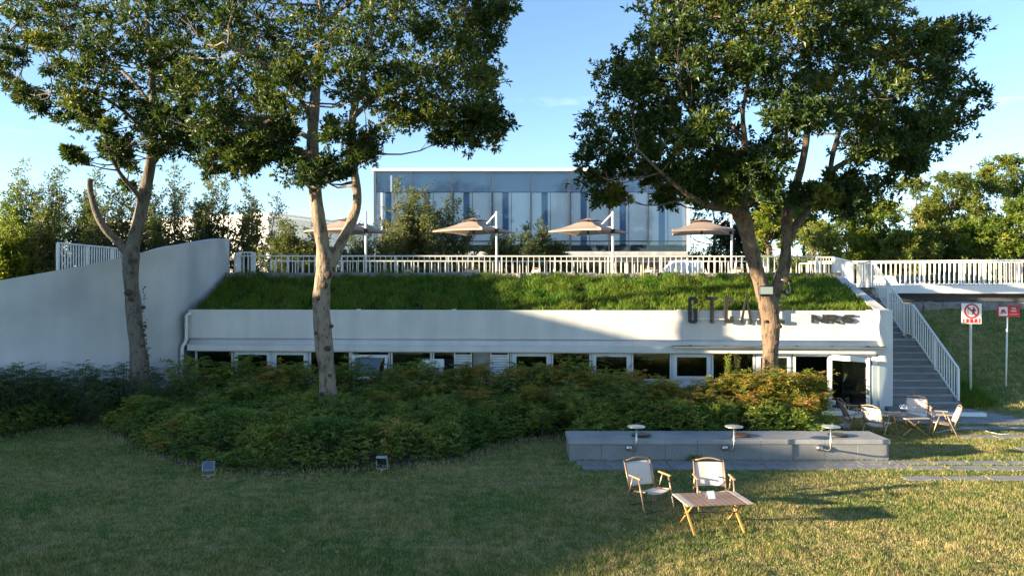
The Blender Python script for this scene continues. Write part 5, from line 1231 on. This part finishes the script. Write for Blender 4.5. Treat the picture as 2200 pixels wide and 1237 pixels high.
for px, Y_, k, s in [(1290, 18.6, 0, .95), (1310, 18.9, 1, 1.0), (1385, 17.4, 2, .85), (1440, 17.6, 0, .95), (1490, 17.2, 1, .85), (1520, 16.6, 0, .8), (1545, 17.8, 2, 1.0), (1590, 17.4, 0, 1.05), (1625, 18.0, 2, 1.1), (1600, 16.5, 1, .85), (1660, 17.6, 2, 1.05), (1700, 17.4, 0, 1.1), (1735, 17.9, 2, 1.1), (1720, 16.6, 1, .8), (1765, 17.3, 0, .75)]:
    shrub(kindR[k], (px - CX) / F * Y_, Y_, s, 'autumn coloured fine leaved shrub behind the granite bench', gr_)
gg = 'green shrubs behind the granite bench'
for px, Y_, k, s in [(1240, 16.6, 0, .8), (1290, 16.3, 1, .75), (1345, 16.4, 2, .8), (1400, 16.2, 3, .75), (1455, 16.2, 4, .8), (1330, 17.6, 2, .9), (1250, 17.8, 1, .95), (1210, 17.3, 3, .9), (1675, 16.4, 0, .62), (1560, 16.0, 2, .6)]:
    shrub(kinds[k], (px - CX) / F * Y_, Y_, s, 'green fine leaved shrub close behind the granite bench', gg)
gb = 'dark feathery shrubs along the curved wall'
for i in range(13):
    f = i / 12; x = -13.6 + 4.1 * f + uni(-.15, .15); y = 16.55 + 2.1 * f + uni(-.2, .3)
    shrub(kindB[i % 3], x, y, uni(.85, 1.1) * (1 - .12 * f), 'dark feathery upright shrub along the foot of the curved wall', gb, 'feathery_shrub')
for i in range(7):
    shrub(kindB[i % 3], -10.4 + .45 * i + uni(-.2, .2), 17.9 + uni(-.5, .4), uni(.55, .75), 'dark feathery upright shrub along the foot of the curved wall', gb, 'feathery_shrub')
def order_labels(group, fmt):
    obs = sorted([o for o in C.objects if o.get('group') == group and o.parent is None], key=lambda o: o.location.x / o.location.y)
    N_ = ORD + ['twenty first', 'twenty second', 'twenty third', 'twenty fourth', 'twenty fifth', 'twenty sixth', 'twenty seventh', 'twenty eighth', 'twenty ninth', 'thirtieth', 'thirty first', 'thirty second', 'thirty third', 'thirty fourth', 'thirty fifth', 'thirty sixth']
    for i, o in enumerate(obs): o['label'] = fmt % N_[i]
order_labels(gs, 'tall fine leaved shrub in front of the cafe windows, %s from the left')
order_labels(gr_, 'autumn coloured shrub behind the granite bench, %s from the left')
order_labels(gg, 'green fine leaved shrub close behind the granite bench, %s from the left')
order_labels(gm, 'loose fine leaved shrub rising out of the low hedge, %s from the left')
order_labels(gb, 'dark feathery shrub at the foot of the curved wall, %s from the left')
# two distinct plants
def shoots(label, loc, hgt, n_s, mat, seed, name):
    rr = random.Random(seed); rg = np.random.default_rng(seed); t = thing(name, label, 'plant', loc); b = MB(); B, D = [], []
    for s in range(n_s):
        ex = Vector((rr.uniform(-.35, .35), rr.uniform(-.2, .2), hgt * rr.uniform(.72, 1))); b.tube([Vector((0, 0, 0)), ex * .5, ex], [.012, .008, .004], 5, caps=False)
        for k in range(70):
            f = .35 + .65 * k / 70; B.append(ex * f); a2 = k * 2.4; D.append((math.cos(a2), math.sin(a2), .7))
    n_ = len(B); V, T, A = leaf_arrays(np.array(B), np.array(D), .085 * rg.uniform(.7, 1.2, n_), .034 * rg.uniform(.8, 1.2, n_), np.clip(rg.normal(.5, .18, n_), 0, 1), rng=rg)
    put('foliage', npmesh('foliage', V, T, mat, A), t); b.build('stems', m_stem, t)
shoots('pale lime upright shoots sticking up above the autumn shrubs', ((1568 - CX) / F * 18.3, 18.3, 0), 1.85, 6, m_nandY, 61, 'upright_plant')
shoots('low lime green leafy plant just behind the right part of the granite bench', ((1700 - CX) / F * 15.7, 15.7, 0), .62, 9, m_nandY, 62, 'leafy_plant')
shoots('bright yellow green leafy sprig among the shrubs left of the bench lamps', ((1535 - CX) / F * 16.0, 15.9, 0), .85, 6, m_nandY, 63, 'leafy_plant')
shoots('small bright vine tip above the shrubs below the sixth right window', ((1245 - CX) / F * 18.7, 18.7, 0), 1.45, 3, m_nandY, 64, 'vine')

# ---------------------------------------------------------------- grass blades
def blades(name, XY, Z, hgt, wid, mat, label, rng, lean=.5, seg=1):
    n_ = len(XY); ang = rng.uniform(0, 6.283, n_); h = hgt * rng.uniform(.45, 1.25, n_); w_ = wid * rng.uniform(.7, 1.3, n_)
    la = rng.uniform(0, 6.283, n_); le = lean * rng.random(n_) * h
    base = np.column_stack([XY, Z]); sx = np.column_stack([np.cos(ang), np.sin(ang), np.zeros(n_)]) * w_[:, None] / 2
    ld = np.column_stack([np.cos(la), np.sin(la), np.zeros(n_)]) * le[:, None]; up = np.column_stack([np.zeros(n_), np.zeros(n_), h])
    rnd = rng.random(n_)
    if seg == 1:
        V = np.stack([base - sx, base + sx, base + ld + up], 1).reshape(-1, 3); T = np.arange(n_ * 3).reshape(-1, 3); A = np.repeat(rnd, 3)
    else:
        V = np.stack([base - sx, base + sx, base + ld * .35 + up * .6 - sx * .8, base + ld * .35 + up * .6 + sx * .8, base + ld * 1.25 + up * .95], 1).reshape(-1, 3)
        i = np.arange(n_)[:, None] * 5; T = np.concatenate([i + np.array([[0, 1, 3]]), i + np.array([[0, 3, 2]]), i + np.array([[2, 3, 4]])], 1).reshape(-1, 3); A = np.repeat(rnd, 5)
    return tag(put(name, npmesh(name, V, T, mat, A)), label, 'grass', kind='stuff')
rg = np.random.default_rng(77)
n_ = 620000; Y_ = 8.0 + 10.8 * rg.random(n_) ** 1.25; X_ = (rg.random(n_) * 2 - 1) * (.80 * Y_ + .5)
keep = np.ones(n_, bool)
bp = np.array(poly)
def np_inside(x, y, pl):
    c = np.zeros(len(x), bool); m = len(pl)
    for i in range(m):
        x1_, y1_ = pl[i]; x2_, y2_ = pl[(i + 1) % m]
        if y1_ == y2_: continue
        k = ((y1_ > y) != (y2_ > y)) & (x < (x2_ - x1_) * (y - y1_) / (y2_ - y1_) + x1_); c ^= k
    return c
keep &= ~np_inside(X_, Y_, poly)
keep &= ~((X_ > bx0 - .02) & (X_ < bx1 + .02) & (Y_ > 14.17) & (Y_ < 15.05))
for o in [o for o in pth.children]:
    v = np.array([q.co[:2] for q in o.data.vertices]); a0, a1, b0, b1 = v[:, 0].min() + .01, v[:, 0].max() - .01, v[:, 1].min() + .01, v[:, 1].max() - .01
    keep &= ~((X_ > a0) & (X_ < a1) & (Y_ > b0) & (Y_ < b1))
keep &= ~((X_ > 7.2) & (X_ < 12.7) & (Y_ > 18.9))
dens = np.array([1.0]); X_, Y_ = X_[keep], Y_[keep]
hn = np.array([.75 + .75 * mnoise.noise((x * 1.3, y * 1.3, 8)) + .5 * mnoise.noise((x * 6, y * 6, 3)) for x, y in zip(X_, Y_)])
blades('lawn_grass', np.column_stack([X_, Y_]), np.zeros(len(X_)), .055 * np.clip(hn, .35, 1.9), .0075, m_blade, 'short patchy green and straw coloured grass of the lawn', rg, .9)
n_ = 70000; X_ = 12.8 + 9.5 * rg.random(n_); Y_ = 19.2 + 7.6 * rg.random(n_)
Z_ = np.array([hill_z(x, y) for x, y in zip(X_, Y_)]); k = Z_ > -.01
blades('slope_grass', np.column_stack([X_[k], Y_[k]]), Z_[k] - .005, .075, .013, m_blade, 'short grass growing on the slope beside the stairs', rg, .9)
# taller weeds round the foot of the slope
n_ = 5000; X_ = 12.75 + .9 * rg.random(n_) ** 1.5; Y_ = 20.3 + 1.3 * rg.random(n_)
blades('slope_weeds', np.column_stack([X_, Y_]), np.array([max(0, hill_z(x, y)) for x, y in zip(X_, Y_)]), .22, .014, m_roofgrass, 'taller weeds at the bottom of the stair railing', rg, .8, 2)
# roof grass
n_ = 120000; u_ = rg.random(n_); v_ = rg.random(n_)
rtw = [MW @ Vector(q) for q in rt]; a, b_, c, d_ = [np.array(q) for q in rtw]
Pn = (a[None] * (1 - u_)[:, None] + b_[None] * u_[:, None]) * (1 - v_)[:, None] + (d_[None] * (1 - u_)[:, None] + c[None] * u_[:, None]) * v_[:, None]
clump = np.array([mnoise.noise((p[0] * 1.6, p[1] * 1.6, 1)) + .6 * mnoise.noise((p[0] * 5, p[1] * 5, 4)) for p in Pn])
k = rg.random(n_) < .55 + .6 * clump; Pn = Pn[k]; hh = .19 * (1 + .9 * clump[k])
blades('roof_grass', Pn[:, :2], Pn[:, 2] - .01, np.maximum(.06, hh), .0165, m_roofgrass, 'long bright green grass covering the sloping cafe roof', rg, 1.1, 2)
# a few fallen leaves
n_ = 420; Y_ = 8.3 + 8 * rg.random(n_); X_ = (rg.random(n_) * 2 - 1) * .7 * Y_; k = ~np_inside(X_, Y_, poly) & ~((X_ > bx0) & (Y_ > 13.4)); n_ = int(k.sum())
Bq = np.column_stack([X_[k], Y_[k], rg.uniform(.03, .05, n_)]); aq = rg.uniform(0, 6.28, n_)
V, T, A = leaf_arrays(Bq, np.column_stack([np.cos(aq), np.sin(aq), rg.normal(0, .25, n_)]), rg.uniform(.05, .10, n_), rg.uniform(.025, .05, n_), rg.random(n_), upbias=2, rng=rg)
tag(put('fallen_leaves', npmesh('fallen_leaves', V, T, leaf_mat('dry_leaves', [(0, (.10, .06, .03)), (.6, (.24, .16, .07)), (1, (.38, .31, .16))], .15), A)), 'dry fallen leaves scattered over the lawn', 'leaves', kind='stuff')
# dark low hedge behind the second terrace railing
n_ = 2600; Cq = np.column_stack([rg.uniform(-9, 4.6, n_), 29.3 + rg.normal(0, .28, n_), 3.42 + .80 * rg.random(n_) ** .7]); Dq = rg.normal(0, 1, (n_, 3)) + np.array([0, -.3, .5])
V, T, A = sprays(Cq, Dq, 8, .22, .11, .05, np.clip(rg.normal(.4, .2, n_), 0, 1), rg)
tag(put('terrace_hedge', npmesh('terrace_hedge', V, T, m_leafD, A)), 'low dark clipped hedge behind the second white terrace railing', 'hedge', kind='stuff')
# dry litter and small weeds along the edge of the bed and the bench
n_ = 2600; X_ = []; Y_ = []
while len(X_) < n_:
    i = rg.integers(0, len(bed) - 1); t = rg.random(); p = bed[i].lerp(bed[i + 1], t); X_.append(p.x + rg.normal(0, .10)); Y_.append(p.y + .05 + rg.normal(0, .12))
blades('edge_grass', np.column_stack([X_, Y_]), np.full(n_, .015), .09, .010, m_blade, 'loose grass tufts along the bare edge of the bed', rg, 1.0, 2)
n_ = 900; X_ = np.concatenate([np.full(300, 3.6) + rg.normal(0, .06, 300), rg.uniform(1.3, 7.3, 600)]); Y_ = np.concatenate([np.full(300, 14.16) + rg.normal(0, .02, 300), 14.17 + rg.normal(0, .015, 600)])
blades('bench_weeds', np.column_stack([X_, Y_]), np.full(n_, .005), np.where(np.arange(n_) < 300, .13, .05), .008, m_blade, 'small weeds growing at the foot of the granite bench', rg, 1.0, 2)
# pebbles in the bare strip
b = MB()
for i in range(260):
    k = random.randrange(len(bed) - 1); p = bed[k].lerp(bed[k + 1], random.random()); r = uni(.012, .035); p = p + Vector((random.gauss(0, .1), .1 + random.gauss(0, .1), .02))
    b.add([(p.x + r * math.cos(a_) * uni(.8, 1.2), p.y + r * math.sin(a_) * uni(.8, 1.2), p.z) for a_ in [1.05 * q for q in range(6)]] + [(p.x, p.y, p.z + r * .7)], [(q, (q + 1) % 6, 6) for q in range(6)])
tag(b.build('pebbles', m_rough), 'small stones scattered along the bare edge of the bed', 'pebbles', kind='stuff')
